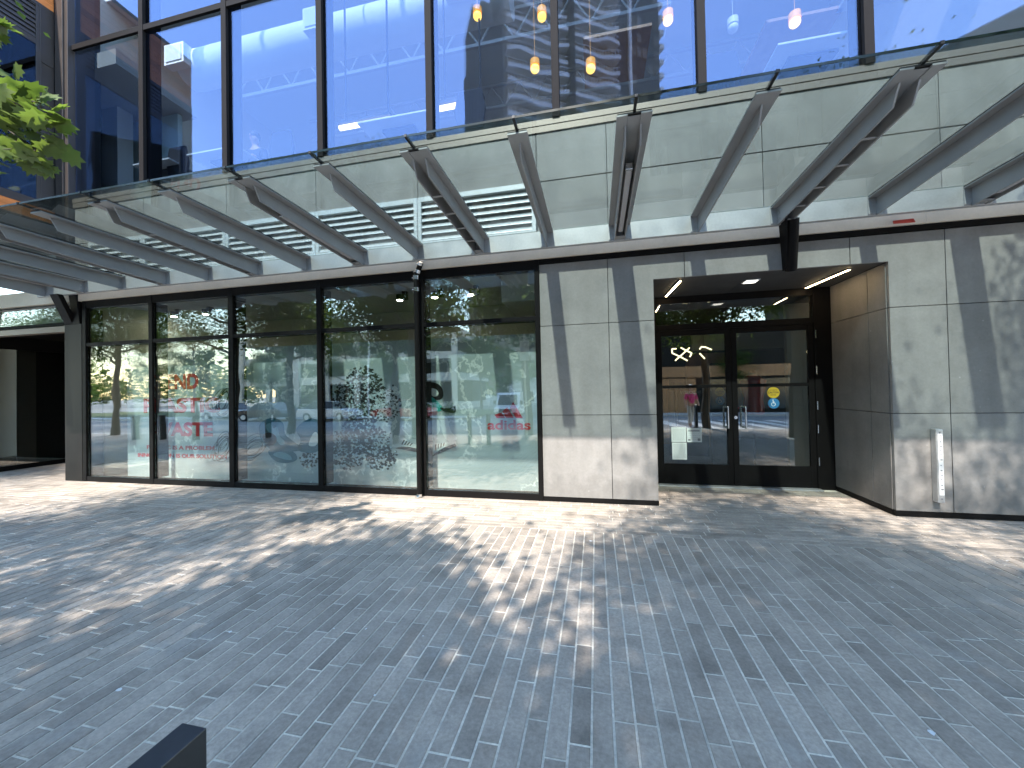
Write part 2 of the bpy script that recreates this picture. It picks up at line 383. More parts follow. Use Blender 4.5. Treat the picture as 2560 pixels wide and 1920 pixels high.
for k in range(30): strip(-70+k*5.2,-67+k*5.2,-8.9,-8.75,.004,1)
strip(-70,1.5,-3.05,-2.9,.004,1); strip(-70,-10,-15.1,-14.9,.004,1); strip(12,60,-15.1,-14.9,.004,1)
for k in range(7): strip(-9+k*1.15,-8.4+k*1.15,-17.6,-15.6,.004,1)
struct(rd.build('road', [M['asphalt'],M['marking']]))
fw = MB()
for a,b in ((-300,-9.5),(-.5,200)):
    fw.add([(a,-16.2,gz(-16)+.13),(b,-16.2,gz(-16)+.13),(b,-20,gz(-20)+.13),(a,-20,gz(-20)+.13),(a,-16,gz(-16)-.1),(b,-16,gz(-16)-.1),(a,-16,gz(-16)+.13),(b,-16,gz(-16)+.13)],[(0,3,2,1),(4,6,7,5),(6,0,1,7)])
struct(fw.build('far_sidewalk', M['kerb']))
lw = MB(); lw.add([(-200,-20.05,gz(-20)+.12),(-9.5,-20.05,gz(-20)+.12),(-9.5,-34,-.85),(-200,-34,-.85)],[(0,3,2,1)])
struct(lw.build('lawn', M['lawn']))
# ------------------------------------------------------------------ office building
B = empty('office_building', 'grey cement panel office building with black storefront below and blue glass curtain wall above', 'building', (0,FACE,0))
B.location = (0,0,0)
def panels():
    mb = MB(); j = .004
    def p(x0,x1,z0,z1): mb.box(x0+j,x1-j,FACE,FACE+.035,z0+j,z1-j,0,rnd.uniform(.93,1.07))
    def poly(pts, t):
        mb.prism(pts,1,FACE,FACE+.035,0,t)
    zr = (.058,1.178,2.408,3.268)
    for a,b in ((-.735,.19),(.19,.77)):
        p(a,b,zr[0],zr[1]); p(a,b,zr[1],zr[2])
    p(-.735,.19,zr[2],zr[3])
    t=rnd.uniform(.95,1.05); poly([(.194,zr[2]+j),(.766,zr[2]+j),(.766,2.945),(1.144,2.945),(1.144,zr[3]-j),(.194,zr[3]-j)][::-1],t)
    mb.box(1.152,2.971,FACE,FACE+.035,2.945,zr[3]-j,0,.98)
    t=1.02; poly([(2.979,2.945),(3.354,2.945),(3.354,zr[2]+j),(3.896,zr[2]+j),(3.896,zr[3]-j),(2.979,zr[3]-j)][::-1],t)
    for a,b in ((3.35,3.90),(3.90,5.72),(5.72,7.4)):
        p(a,b,zr[0],zr[1]); p(a,b,zr[1],zr[2])
        if a > 3.5: p(a,b,zr[2],zr[3])
    # upper band behind the canopy
    xs = [-9.5,-7.83,-6.02,-4.28,-2.53,-.74,.21,2.08,3.89,5.72,7.4]
    for a,b in zip(xs,xs[1:]):
        p(a,b,4.425,5.095)
        if a >= -.75: p(a,b,3.44,4.417)
    p(-9.5,-9.12,3.44,4.417)
    # recess jamb on the right
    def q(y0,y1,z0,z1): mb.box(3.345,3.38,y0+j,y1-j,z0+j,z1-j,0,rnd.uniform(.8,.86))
    for z0,z1 in ((.058,1.178),(1.178,2.408),(2.408,2.94)):
        q(5.319,5.63,z0,z1); q(5.63,6.40,z0,z1)
    # left jamb
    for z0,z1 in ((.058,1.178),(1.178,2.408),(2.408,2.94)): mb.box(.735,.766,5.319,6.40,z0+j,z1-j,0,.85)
    return mb
panels().build('wall_cladding', M['panel'], B, bevel=.002)
bk = MB(); bk.box(-.735,.73,5.318,5.40,0,3.27); bk.box(3.39,7.4,5.318,5.40,0,3.27); bk.box(.73,3.39,5.318,5.40,2.96,3.27)
bk.box(-9.5,7.4,5.318,5.40,3.44,5.1); bk.box(3.382,3.5,5.40,6.5,0,2.96); bk.box(.60,.733,5.40,6.5,0,2.96)
bk.build('backing_wall', M['joint'], B)
bs = MB(); bs.box(-.735,.77,5.272,5.317,0,.056); bs.box(3.345,7.4,5.272,5.317,0,.056); bs.box(3.338,3.381,5.319,6.38,0,.056)
bs = None
for q in ((-.735,.77,5.272,5.317,0,.056),(3.345,7.4,5.272,5.317,0,.056),(3.338,3.381,5.319,6.38,0,.056)): MB().box(*q).build('wall_base', M['black'], B)
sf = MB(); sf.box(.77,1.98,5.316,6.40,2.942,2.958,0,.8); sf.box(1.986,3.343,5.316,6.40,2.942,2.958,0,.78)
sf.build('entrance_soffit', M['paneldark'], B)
fa = MB()
xs=[-15,-11.2,-7.6,-4.9,-2.05,.9,3.7,6.2,7.6]
for a,b in zip(xs,xs[1:]): fa.box(a+.001,b-.001,5.235,5.316,3.336,3.60,0)
fa.build('fascia_board', M['beige'], B)
fl = MB(); fl.box(-.735,7.5,5.258,5.316,3.271,3.3355)
fl.build('flashing', M['black'], B)
# storefront
st = MB()
st.box(-9.29,-.737,5.262,5.40,.0,.092); st.box(-9.29,-.737,5.262,5.40,3.205,3.3355); st.box(-9.29,-.737,5.264,5.44,2.495,2.556)
for a,b in ((-9.29,-9.205),(-7.705,-7.622),(-5.99,-5.893),(-4.288,-4.202),(-2.56,-2.462),(-.80,-.737)):
    st.box(a,b,5.256,5.29,.0,3.335); st.box(a+.008,b-.008,5.305,5.52,.0935,3.204)
st.build('storefront_frame', M['black'], B, bevel=.003)
vx = (-9.205,-7.705,-7.622,-5.99,-5.893,-4.288,-4.202,-2.56,-2.462,-.80)
for k in range(5):
    for z0,z1 in ((.093,2.494),(2.557,3.204)):
        pane(vx[2*k]+.001,vx[2*k+1]-.001,5.2935,z0,z1,.010,.0018,M['glass_store'],B)
# column and its bracket at the left end
cl = MB(); cl.box(-9.735,-9.30,5.255,5.60,0,2.92); cl.build('column', M['colmetal'], B, bevel=.006)
br = MB()
br.hexa([(-9.52,5.25,2.92),(-9.34,5.25,2.92),(-9.34,5.31,2.92),(-9.52,5.31,2.92)],[(-9.54,5.20,3.52),(-9.35,5.20,3.52),(-9.35,5.31,3.52),(-9.54,5.31,3.52)])
br.hexa([(-9.735,5.26,2.921),(-9.53,5.26,2.921),(-9.53,5.34,2.921),(-9.735,5.34,2.921)],[(-9.60,4.98,3.42),(-9.40,4.98,3.42),(-9.40,5.06,3.42),(-9.60,5.06,3.42)])
br.build('bracket', M['black'], B, bevel=.004)
br = MB(); br.hexa([(2.262,5.20,2.925),(2.282,5.20,2.925),(2.282,5.28,2.925),(2.262,5.28,2.925)],[(2.16,4.93,3.43),(2.18,4.93,3.43),(2.18,5.10,3.43),(2.16,5.10,3.43)])
br.tube((2.335,5.235,2.915),(2.255,4.98,3.44),.062,n=20)
br.build('bracket', M['black'], B, smooth=40)
# louvres
lx = (-9.12,-7.82,-6.02,-4.28,-2.53,-.755)
for a,b in zip(lx,lx[1:]):
    lv = MB(); z0,z1 = 3.66,4.415
    lv.box(a+.004,a+.06,5.25,5.32,z0,z1); lv.box(b-.06,b-.004,5.25,5.32,z0,z1); lv.box(a+.061,b-.061,5.25,5.32,z1-.07,z1); lv.box(a+.061,b-.061,5.25,5.32,z0,z0+.09)
    for k in range(6):
        zz = z0+.10+k*.098
        lv.hexa([(a+.061,5.258,zz),(b-.061,5.258,zz),(b-.061,5.262,zz+.012),(a+.061,5.262,zz+.012)],[(a+.061,5.312,zz+.062),(b-.061,5.312,zz+.062),(b-.061,5.312,zz+.078),(a+.061,5.312,zz+.078)])
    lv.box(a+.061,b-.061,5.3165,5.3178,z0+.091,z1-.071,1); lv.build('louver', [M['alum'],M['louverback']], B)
# bronze sill band and curtain wall
bz = MB(); bz.box(-9.52,7.5,5.262,5.40,5.099,5.186); bz.box(-9.52,7.5,5.272,5.40,5.1862,5.192); bz.box(-9.52,7.5,5.255,5.42,5.1924,5.272)
bz.build('sill_band', M['bronze'], B, bevel=.003)
mx_ = [-9.52,-7.81,-6.0,-4.16,-2.31,-.45,1.41,3.216,5.03,6.85]
cw = MB()
for xx in mx_[1:]:
    cw.box(xx-.05,xx+.05,5.235,5.29,5.273,14.0); cw.box(xx-.038,xx+.038,5.308,5.55,5.273,14.0)
TZ = (5.273,8.14,10.9,14.0)
for z in TZ[1:3]: cw.box(-9.50,7.5,5.245,5.29,z-.05,z+.05); 
cw.build('curtain_wall_frame', M['mullion'], B, bevel=.003)
for a,b in zip(mx_,mx_[1:]):
    for z0,z1 in zip(TZ,TZ[1:]):
        pane(a+.02,b-.02,5.2945,z0+.002,z1-.002,.011,.0025,M['glass_curtain'],B)
cp = MB(); cp.box(-9.85,-9.521,5.20,5.60,3.605,14.0); cp.box(-9.79,-9.60,5.17,5.199,3.605,14.0)
cp.build('corner_post', M['brown'], B, bevel=.004)
# structure: slab, roofs, interior shell
ish = MB()
ish.box(-15,8,5.42,19,4.95,5.19,1); ish.box(-15,8,5.6,6.6,14.0,14.2,0); ish.box(-15,8,9.0,19.,14.0,14.2,0); ish.box(-15,8,19,19.2,5.2,14.,2); ish.box(-15,-14.8,5.6,19,5.2,14,2); ish.box(7.8,8,5.6,19,5.2,14.,2)
ish.box(-13,-9.2,6.9,7.0,5.2,8.0,3); ish.box(-13,-9.0,5.62,7.2,8.05,8.35,2)
ish.build('upper_interior', [M['inceil'],M['infloor'],M['inwall'],M['teal']], B)
ish = MB(); ish.box(-10.75,-10.3,6.45,6.75,5.2,8.04); ish.build('interior_column', M['white'], B)
gi = MB(); gi.box(-9.3,.55,5.45,10.2,-.03,.012,1); gi.box(-9.3,.55,5.56,10.2,3.42,3.5,0); gi.box(-9.3,.55,10.2,10.3,0,3.5,2); gi.box(-9.4,-9.3,5.45,10.2,0,3.5,2); gi.box(.55,.62,5.45,10.2,0,3.5,2)
gi.box(-9.3,-.9,8.2,8.3,.02,3.4,3); gi.box(-1.45,-.85,6.0,8.0,2.95,3.38,4)
gi.build('ground_interior', [M['inceil'],M['infloor'],M['inwall'],M['inolive'],M['white']], B)
# entrance
DY = 6.40
ef = MB()
ef.box(.77,.95,DY,DY+.12,0,2.94); ef.box(3.125,3.345,DY,DY+.12,0,2.94); ef.box(.951,3.124,DY,DY+.12,2.835,2.94); ef.box(.951,3.124,DY+.002,DY+.12,2.415,2.505)
ef.build('door_frame', M['black'], B, bevel=.003)
MB().box(.952,3.123,DY+.05,DY+.06,2.506,2.834).build('window', M['glass_door'], B)
MB().box(.93,3.15,6.30,6.52,-.004,.016).build('threshold', M['steel'], B, bevel=.004)
for a,b,hx in ((.953,2.019,1.935),(2.025,3.122,2.175)):
    d = MB(); d.box(a,a+.075,DY+.01,DY+.055,.02,2.412); d.box(b-.075,b,DY+.01,DY+.055,.02,2.412); d.box(a+.076,b-.076,DY+.01,DY+.055,.02,.33); d.box(a+.076,b-.076,DY+.01,DY+.055,2.33,2.412)
    d.box(a+.076,b-.076,DY+.012,DY+.053,1.508,1.556)
    do = d.build('door', M['black'], B, bevel=.003)
    MB().box(a+.077,b-.077,DY+.028,DY+.037,.332,2.328).build('pane', M['glass_door'], do)
    h = MB(); r=.013
    h.tube((hx,DY-.075,.90),(hx,DY-.075,1.21),r); 
    for z in (.90,1.21): h.tube((hx,DY-.0752,z),(hx,DY+.012,z),r); h.ball((hx,DY-.075,z),r)
    h.build('handle', M['chrome'], do, smooth=40)
    h = MB(); h.tube((hx,DY+.13,.90),(hx,DY+.13,1.21),r)
    for z in (.90,1.21): h.tube((hx,DY+.13,z),(hx,DY+.05,z),r)
    h.build('handle', M['chrome'], do, smooth=40)
    if hx > 2: h = MB(); h.tube((2.063,DY+.004,1.05),(2.063,DY+.02,1.05),.024,n=20); h.tube((2.063,DY-.001,1.05),(2.063,DY+.004,1.05),.012,n=14); h.build('lock', M['chrome'], do, smooth=40)
for z in (.35,.82,1.16,1.68,2.2): hg = MB(); hg.tube((3.142,DY-.008,z),(3.142,DY-.008,z+.12),.009,n=8); hg.build('hinge', M['chrome'], B)
li = MB(); li.box(.62,6,6.53,12,-.03,.014,0); li.box(.62,6,6.53,12,3.0,3.1,3); li.box(.62,6,12,12.1,0,3.1,3); li.box(.55,.62,6.53,12,0,3.1,3); li.box(6,6.1,6.53,12,0,3.1,3)
li.box(2.25,3.3,10.4,10.5,.0,2.35,1); li.box(2.25,6,9.8,9.9,2.36,3.0,2); li.box(3.42,6,7.9,8.0,0,3.0,2); li.box(1.0,1.9,10.8,10.9,0,1.7,1)
li.build('lobby', [M['infloor'],M['timber'],M['inolive'],M['indark']], B)
# left undercroft
uc = MB()
uc.box(-12.62,-12.5,5.30,7.3,0,2.9,0); uc.box(-12.5,-9.74,7.2,7.3,0,2.9,0); uc.box(-14,-9.74,5.30,7.2,2.905,2.98,0)
uc.box(-15,-9.74,5.262,5.40,2.795,2.90,1); uc.box(-15,-9.74,5.262,5.40,3.285,3.2915,1); uc.box(-15,-12.45,5.30,5.42,0,2.79,0)
uc.box(-12.499,-12.40,5.40,5.50,0,2.9,0); uc.box(-12.499,-12.40,6.95,7.199,0,2.9,0); uc.box(-12.499,-12.40,5.501,6.949,0,.1,0); uc.box(-12.499,-12.40,5.501,6.949,2.62,2.9,0)
uc.box(-12.49,-12.47,5.95,6.25,.1,2.61,2)
uc.build('undercroft', [M['black'],M['bronze'],M['brown']], B)
MB().box(-12.43,-12.42,5.502,6.948,.101,2.619).build('window', M['glass_door'], B)
MB().box(-15,-9.75,5.30,5.312,2.901,3.284).build('window', M['glass_store'], B)
MB().box(-15,-9.6,5.45,5.5,2.9,3.6).build('blind_wall', M['inwall'], B)
# ------------------------------------------------------------------ timber clad wing on the left
Wg = empty('timber_wing', 'dark brown metal wing with orange timber bands jutting out above the left walkway', 'building', (-9.85,2.87,4.57)); Wg.location=(0,0,0)
wb = MB(); wb.box(-20,-9.87,2.89,5.9,4.60,9.90,0)
wb.build('wall', M['indark'], Wg)
def wing_face():
    """the long side looks towards +X, the end looks to the street"""
    wd = MB(); n = 0
    for z0,z1 in ((8.83,9.95),(4.80,5.03)):
        z = z0
        while z < z1-.01:
            h = min(.125,z1-z); wd.box(-20,-9.85,2.87,5.19,z+.003,z+h-.003,0,rnd.uniform(.82,1.18)); z += h
    wd.build('timber_band', M['wood'], Wg)
    bm = MB(); bm.box(-20,-9.842,2.862,5.19,9.951,10.03); bm.box(-20,-9.845,2.865,5.19,8.76,8.829); bm.box(-20,-9.845,2.865,5.19,4.58,4.799); bm.box(-20,-9.845,2.865,5.19,5.031,5.17)
    bm.box(-9.868,-9.845,4.95,5.19,5.171,8.759); bm.box(-9.868,-9.845,2.865,3.10,5.171,8.759); bm.box(-9.868,-9.845,3.101,4.949,8.02,8.13)
    bm.box(-9.844,-9.835,5.0,5.02,5.171,8.759); bm.box(-9.844,-9.835,5.0,5.19,7.74,7.76)
    bm.box(-20,-10.0,2.865,2.889,5.171,8.759); bm.build('metal_panel', M['brown'], Wg, bevel=.003)
    lv = MB(); z = 8.14
    while z < 8.74:
        lv.hexa([(-9.848,3.101,z),(-9.848,4.949,z),(-9.852,4.949,z+.012),(-9.852,3.101,z+.012)],[(-9.866,3.101,z+.05),(-9.866,4.949,z+.05),(-9.866,4.949,z+.07),(-9.866,3.101,z+.07)]); z += .085
    lv.build('louver', M['brown'], Wg)
    w = MB(); w.box(-9.862,-9.855,3.101,4.949,5.171,8.02); w.build('window', glass('wing_window_glass', .10, (.25,.30,.36), (.50,.60,.70), wob=.05), Wg)
wing_face()
sfm = MB(); sfm.box(-20,-9.87,2.89,5.16,4.585,4.599); sfm.build('soffit', M['brown'], Wg)
# ------------------------------------------------------------------ canopy
CN = empty('glass_canopy', 'glass entrance canopy on tapered grey steel beams above the storefront and doors', 'canopy')
GY = 5.05
def bx_(i): return -.586+.925*i
def zf(y): return 3.605+(GY-y)*.0203
def zw(y): return 3.412+(GY-y)*.055
gt = MB()
gt.box(-10.05,7.3,GY,GY+.012,3.415,3.645); gt.box(-10.05,7.3,GY+.0125,GY+.05,3.4155,3.427); gt.box(-10.05,7.3,GY+.0505,GY+.062,3.4155,3.66); 
gt.build('gutter', M['steel'], CN, bevel=.003)
I0, I1 = -10, 8
def web(mb, xc, th):
    y0,y1 = 3.19,3.26
    pts = [(GY-.001,zw(GY)),(y1,zw(y1)),(y0,zf(y0)),(GY-.001,zf(GY)+.0)]
    mb.prism(pts,0,xc-th/2,xc+th/2)
def flange(mb, x0, x1, z_off=0, th=.014):
    y0,y1=3.075,GY-.0005
    mb.hexa([(x0,y0,zf(y0)+z_off),(x1,y0,zf(y0)+z_off),(x1,y1,zf(y1)+z_off),(x0,y1,zf(y1)+z_off)],[(x0,y0,zf(y0)+z_off+th),(x1,y0,zf(y0)+z_off+th),(x1,y1,zf(y1)+z_off+th),(x0,y1,zf(y1)+z_off+th)])
for i in range(I0,I1+1):
    X = bx_(i); b = MB()
    if i % 2 == 0:
        flange(b, X-.084, X+.084, .0003); web(b, X, .014)
        eb = [(X-.085,X-.0075)]
    else:
        for s in (-1,1):
            xa,xb = (X-.133,X-.05) if s<0 else (X+.05,X+.133)
            flange(b, xa, xb, .0003); web(b, X+s*.06, .014)
        b.hexa([(X-.0495,3.10,zf(3.1)+.006),(X+.0495,3.10,zf(3.1)+.006),(X+.0495,GY-.002,zf(GY)+.006),(X-.0495,GY-.002,zf(GY)+.006)],[(X-.0495,3.10,zf(3.1)+.012),(X+.0495,3.10,zf(3.1)+.012),(X+.0495,GY-.002,zf(GY)+.012),(X-.0495,GY-.002,zf(GY)+.012)])
        b.box(X-.0525,X+.0525,GY-.10,GY-.003,3.425,3.437)
        if i % 4 == 3:
            for yy in (3.6,3.95,4.3,4.65): b.box(X-.0525,X+.0525,yy,yy+.03,zw(yy)+.012,zw(yy)+.02)
    o = b.build('beam', M['beam'], CN, bevel=.002)
    if i in (3,-9):
        for zz in (3.47,3.53):
            bo = MB(); xs_ = X-.0675 if i>0 else X+.0675; bo.tube((xs_,GY-.06,zz),(xs_-.008 if i>0 else xs_+.008,GY-.06,zz),.011,n=8); bo.build('bolt', M['steel'], o)
    e = MB()
    for (xa,xb) in (((X-.085,X-.0075),) if i%2==0 else ((X-.133,X-.0675),(X+.0675,X+.133))):
        MB().box(xa,xb,GY-.012,GY-.0006,3.43,3.604).build('end_plate', M['steel'], o)
    if i % 4 == 1:
        lb = MB(); lb.hexa([(X-.028,3.62,zw(3.62)+.02),(X+.028,3.62,zw(3.62)+.02),(X+.028,4.86,zw(4.86)+.02),(X-.028,4.86,zw(4.86)+.02)],[(X-.028,3.62,zw(3.62)+.07),(X+.028,3.62,zw(3.62)+.07),(X+.028,4.86,zw(4.86)+.07),(X-.028,4.86,zw(4.86)+.07)])
        lo = lb.build('light_bar', M['greyplastic'], CN, bevel=.008)
        ec = MB(); ec.box(X-.031,X+.031,3.59,3.619,zw(3.6)+.018,zw(3.6)+.074); ec.build('end_cap', M['chrome'], lo, bevel=.004)
    # setting block under the glass and the sealed seam
    gs = MB(); y0,y1 = 3.08,GY
    w_ = .078 if i%2==0 else .128
    gs.hexa([(X-w_,y0,zf(y0)+.0148),(X+w_,y0,zf(y0)+.0148),(X+w_,y1,zf(y1)+.0148),(X-w_,y1,zf(y1)+.0148)],[(X-w_,y0,zf(y0)+.0275),(X+w_,y0,zf(y0)+.0275),(X+w_,y1,zf(y1)+.0275),(X-w_,y1,zf(y1)+.0275)])
    y0 = 2.93
    gs.hexa([(X-.011,y0,zf(y0)+.0278),(X+.011,y0,zf(y0)+.0278),(X+.011,y1,zf(y1)+.0278),(X-.011,y1,zf(y1)+.0278)],[(X-.011,y0,zf(y0)+.0495),(X+.011,y0,zf(y0)+.0495),(X+.011,y1,zf(y1)+.0495),(X-.011,y1,zf(y1)+.0495)])
    gs.build('gasket', M['rubber'], CN)
    if i < I1:
        xa,xb = X+.0115, bx_(i+1)-.0115; gp = MB(); y0 = 2.94
        gp.hexa([(xa,y0,zf(y0)+.028),(xb,y0,zf(y0)+.028),(xb,y1,zf(y1)+.028),(xa,y1,zf(y1)+.028)],[(xa,y0,zf(y0)+.049),(xb,y0,zf(y0)+.049),(xb,y1,zf(y1)+.049),(xa,y1,zf(y1)+.049)])
        go = gp.build('glass_panel', M['glass_canopy'], CN)
        eg = MB(); eg.hexa([(xa,y0-.004,zf(y0)+.029),(xb,y0-.004,zf(y0)+.029),(xb,y0-.0005,zf(y0)+.029),(xa,y0-.0005,zf(y0)+.029)],[(xa,y0-.004,zf(y0)+.048),(xb,y0-.004,zf(y0)+.048),(xb,y0-.0005,zf(y0)+.048),(xa,y0-.0005,zf(y0)+.048)])
        eg.build('edge', M['glass_edge'], go)
# ------------------------------------------------------------------ fixtures on the facade
dp = MB(); dp.tube((-2.535,5.185,.05),(-2.535,5.185,3.235),.038,n=18); dp.tube((-2.535,5.185,3.235),(-2.485,5.17,3.32),.038,n=18); dp.tube((-2.485,5.17,3.32),(-2.43,5.13,3.40),.038,n=18)
dp.ball((-2.535,5.185,3.235),.038,16); dp.ball((-2.485,5.17,3.32),.038,16)
dpo = tag(dp.build('downpipe', M['black'], smooth=40), 'black rain downpipe with steel clamps in front of a storefront mullion', 'downpipe')
for p0,p1 in (((-2.535,5.185,3.175),(-2.535,5.185,3.235)),((-2.535,5.185,3.00),(-2.535,5.185,3.06)),((-2.508,5.177,3.27),(-2.488,5.171,3.312)),((-2.45,5.145,3.375),(-2.43,5.13,3.41))):
    c = MB(); c.tube(p0,p1,.046,n=18); c.tube((p0[0]-.058,p0[1]-.01,(p0[2]+p1[2])/2),(p0[0]-.04,p0[1]-.01,(p0[2]+p1[2])/2),.008,n=8); c.build('coupling', M['chrome'], dpo, smooth=40)
c = MB(); c.tube((-2.535,5.185,.012),(-2.535,5.185,.05),.042,.04,n=18); c.tube((-2.535,5.185,.03),(-2.56,5.12,.012),.03,n=14); c.build('shoe', M['chrome'], dpo, smooth=40)
ab = MB(); ab.box(3.70,3.765,5.20,5.279,.185,1.005)
abo = tag(ab.build('door_actuator', M['steel'], bevel=.008), 'tall slim stainless door actuator bar on the grey wall right of the entrance', 'push bar')
f = MB(); f.box(3.712,3.757,5.196,5.1995,.27,.955); f.build('face_plate', M['white'], abo, bevel=.002)
f = MB()
for k,z in enumerate((.93,.86,.81,.76,.72,.66,.60,.54,.49,.44,.38,.33)): f.box(3.728,3.728+.010+.006*(k%3),5.1945,5.1958,z,z+.010+.004*(k%2))
f.tube((3.733,5.193,.972),(3.733,5.1995,.972),.006,n=10); f.tube((3.733,5.193,.232),(3.733,5.1995,.232),.008,n=10); f.build('marking', M['greyink'], abo)
rt = MB(); rt.hexa([(3.34,5.155,3.335),(3.55,5.155,3.33),(3.55,5.169,3.33),(3.34,5.169,3.335)],[(3.335,5.155,3.372),(3.53,5.155,3.376),(3.53,5.169,3.376),(3.335,5.169,3.372)]); 
tag(rt.build('plastic_strip', M['red'], bevel=.006), 'small red plastic strip wedged above the black flashing', 'strip')
def ceiling_led(x0,y0,x1,y1,label):
    d = Vector((x1-x0,y1-y0,0)).normalized(); n = Vector((-d.y,d.x,0))*.0115
    m_ = MB(); a=Vector((x0,y0,0)); b=Vector((x1,y1,0))
    o_ = .008
    m_.hexa([tuple(p+Vector((0,0,2.926))) for p in (a-n*1.5,b-n*1.5,b+n*1.5,a+n*1.5)],[tuple(p+Vector((0,0,2.9415))) for p in (a-n*1.5,b-n*1.5,b+n*1.5,a+n*1.5)])
    o = tag(m_.build('strip_light', M['black']), label, 'light', 'strip lights in the entrance ceiling')
    m_ = MB(); m_.hexa([tuple(p+Vector((0,0,2.9215))) for p in (a-n,b-n,b+n,a+n)],[tuple(p+Vector((0,0,2.9258))) for p in (a-n,b-n,b+n,a+n)]); m_.build('diffuser', M['led'], o)
ceiling_led(1.12,5.40,1.09,6.27,'lit strip light in the entrance ceiling above the left door leaf')
ceiling_led(3.06,5.45,3.01,6.33,'lit strip light in the entrance ceiling beside the right jamb')
m_ = MB(); m_.box(1.98,2.16,5.64,5.82,2.930,2.9415); o = tag(m_.build('square_downlight', M['alum'], bevel=.003), 'square recessed downlight in the middle of the entrance ceiling', 'light')
m_ = MB(); m_.box(2.0,2.14,5.66,5.80,2.926,2.9298); m_.build('diffuser', M['led_square'], o)
# ------------------------------------------------------------------ lettering
def text(name, s, x0, x1, z0, z1, y, m, parent=None, bold=.0, th=.004, keep=False):
    cu = bpy.data.curves.new(name,'FONT'); cu.body = s; cu.offset = bold; cu.extrude = .01; cu.resolution_u = 6
    o = bpy.data.objects.new('tmp', cu); COL.objects.link(o)
    dg = bpy.context.evaluated_depsgraph_get(); me = bpy.data.meshes.new_from_object(o.evaluated_get(dg)); bpy.data.objects.remove(o); bpy.data.curves.remove(cu)
    co = np.empty(len(me.vertices)*3); me.vertices.foreach_get('co', co); co = co.reshape(-1,3)
    lo, hi = co.min(0), co.max(0); out = np.empty_like(co)
    out[:,0] = x0+(co[:,0]-lo[0])/(hi[0]-lo[0])*(x1-x0)
    out[:,2] = z0+(co[:,1]-lo[1])/(hi[1]-lo[1])*(z1-z0)
    out[:,1] = y-(co[:,2]-lo[2])/(hi[2]-lo[2])*th
    me.vertices.foreach_set('co', out.ravel()); me.materials.clear(); me.materials.append(m); me.name = name; me.update()
    return link(name, me, parent)
# display board
YB_ = 5.60
db = MB(); db.box(-8.74,-.82,YB_,YB_+.03,.03,2.36)
DB = tag(db.build('display_board', M['board'], bevel=.003), 'long pale printed display board standing behind the storefront glass', 'display')
ly = YB_-.001
text('lettering','END',-7.78,-7.04,1.665,1.945,ly,M['redink'],DB,.04)
text('lettering','PLASTIC',-8.33,-6.57,1.23,1.505,ly,M['redink'],DB,.04)
text('lettering','WASTE',-8.12,-6.73,.80,1.06,ly,M['redink'],DB,.04)
text('lettering','PLASTIC IS A PROBLEM.',-8.26,-6.66,.555,.63,ly,M['redink'],DB,.025)
text('lettering','INNOVATION IS OUR SOLUTION',-8.48,-6.43,.405,.48,ly,M['redink'],DB,.025)
text('lettering','adidas',-1.61,-.95,.94,1.085,ly,M['redink'],DB,.022)
lg = MB()   # three slanted bars growing to the right
def bar(x0,x1,h0,h1,zb):
    w = .155; k = .58
    lg.prism([(x0,zb),(x1,zb),(x1-h1*k,zb+h1),(x0-h1*k+(.0),zb+h1)][::-1] if False else [(x1,zb),(x0,zb+0),(x0-h0*.0-h0*k,zb+h0),(x1-h1*k-.0,zb+h1)],1,ly-.004,ly)
def slant(xr, base_w, h):
    lg.prism([(xr,1.115),(xr-base_w,1.115),(xr-base_w-.05,1.115+h*.5*.35),(xr-base_w*.55-h*.42-.04,1.115+h*.86),(xr-h*.42,1.115+h)][::1],1,ly-.004,ly)
for xr,bw,h in ((-1.335,.13,.085),(-1.20,.115,.165),(-1.065,.105,.245)): 
    lg.prism([(xr,1.115),(xr-bw,1.115),(xr-bw-h*.36,1.115+h*.62),(xr-h*.58,1.115+h)],1,ly-.004,ly)
lg.build('emblem', M['redink'], DB)
# speckled dark figure, blobs, scribbles and shoes printed on the board
r2 = random.Random(3)
fk = MB()
def flake(x,z,s,t,y):
    a = r2.random()*6.3; n = 5
    pts = [(x+math.cos(a+6.283*k/n)*s*r2.uniform(.5,1.2), z+math.sin(a+6.283*k/n)*s*r2.uniform(.4,.9)) for k in range(n)]
    fk.add([(p[0],y,p[1]) for p in pts],[tuple(range(n))[::-1]],0,t)
def cloud(cx,cz,rx,rz,n,s):
    for _ in range(n):
        a = r2.random()*6.283; q = math.sqrt(r2.random())*r2.uniform(.8,1.12)
        flake(cx+rx*q*math.cos(a), cz+rz*q*math.sin(a), s*r2.uniform(.6,1.4), r2.choice((.1,.2,.2,.3,.4,.5,.6,.8,14.,22.)), ly-.0002-.0008*r2.random())
cloud(-3.70,1.60,.34,.36,560,.026); cloud(-3.75,1.15,.30,.42,620,.028); cloud(-3.80,.82,.34,.28,420,.027); cloud(-4.08,1.50,.24,.22,190,.024)
cloud(-4.00,.47,.28,.20,200,.026); cloud(-3.42,.50,.30,.22,260,.026); cloud(-4.15,.72,.22,.2,120,.025); cloud(-4.75,.42,.18,.14,90,.024); cloud(-3.3,1.35,.25,.3,150,.02); cloud(-3.5,.75,.3,.25,200,.024)
fk.build('speckle_print', M['print_dark'], DB)
def blob(pts, m, name, dy):
    # smooth closed outline through control points
    out = []; n = len(pts)
    for i in range(n):
        p0,p1,p2,p3 = (Vector((*pts[(i+k-1)%n],0)) for k in range(4))
        for q in range(5):
            t = q/5; out.append(.5*((2*p1)+(-p0+p2)*t+(2*p0-5*p1+4*p2-p3)*t*t+(-p0+3*p1-3*p2+p3)*t**3))
    b = MB(); b.prism([(p.x,p.y) for p in out],1,ly-dy-.0012,ly-dy); return b.build(name, m, DB)
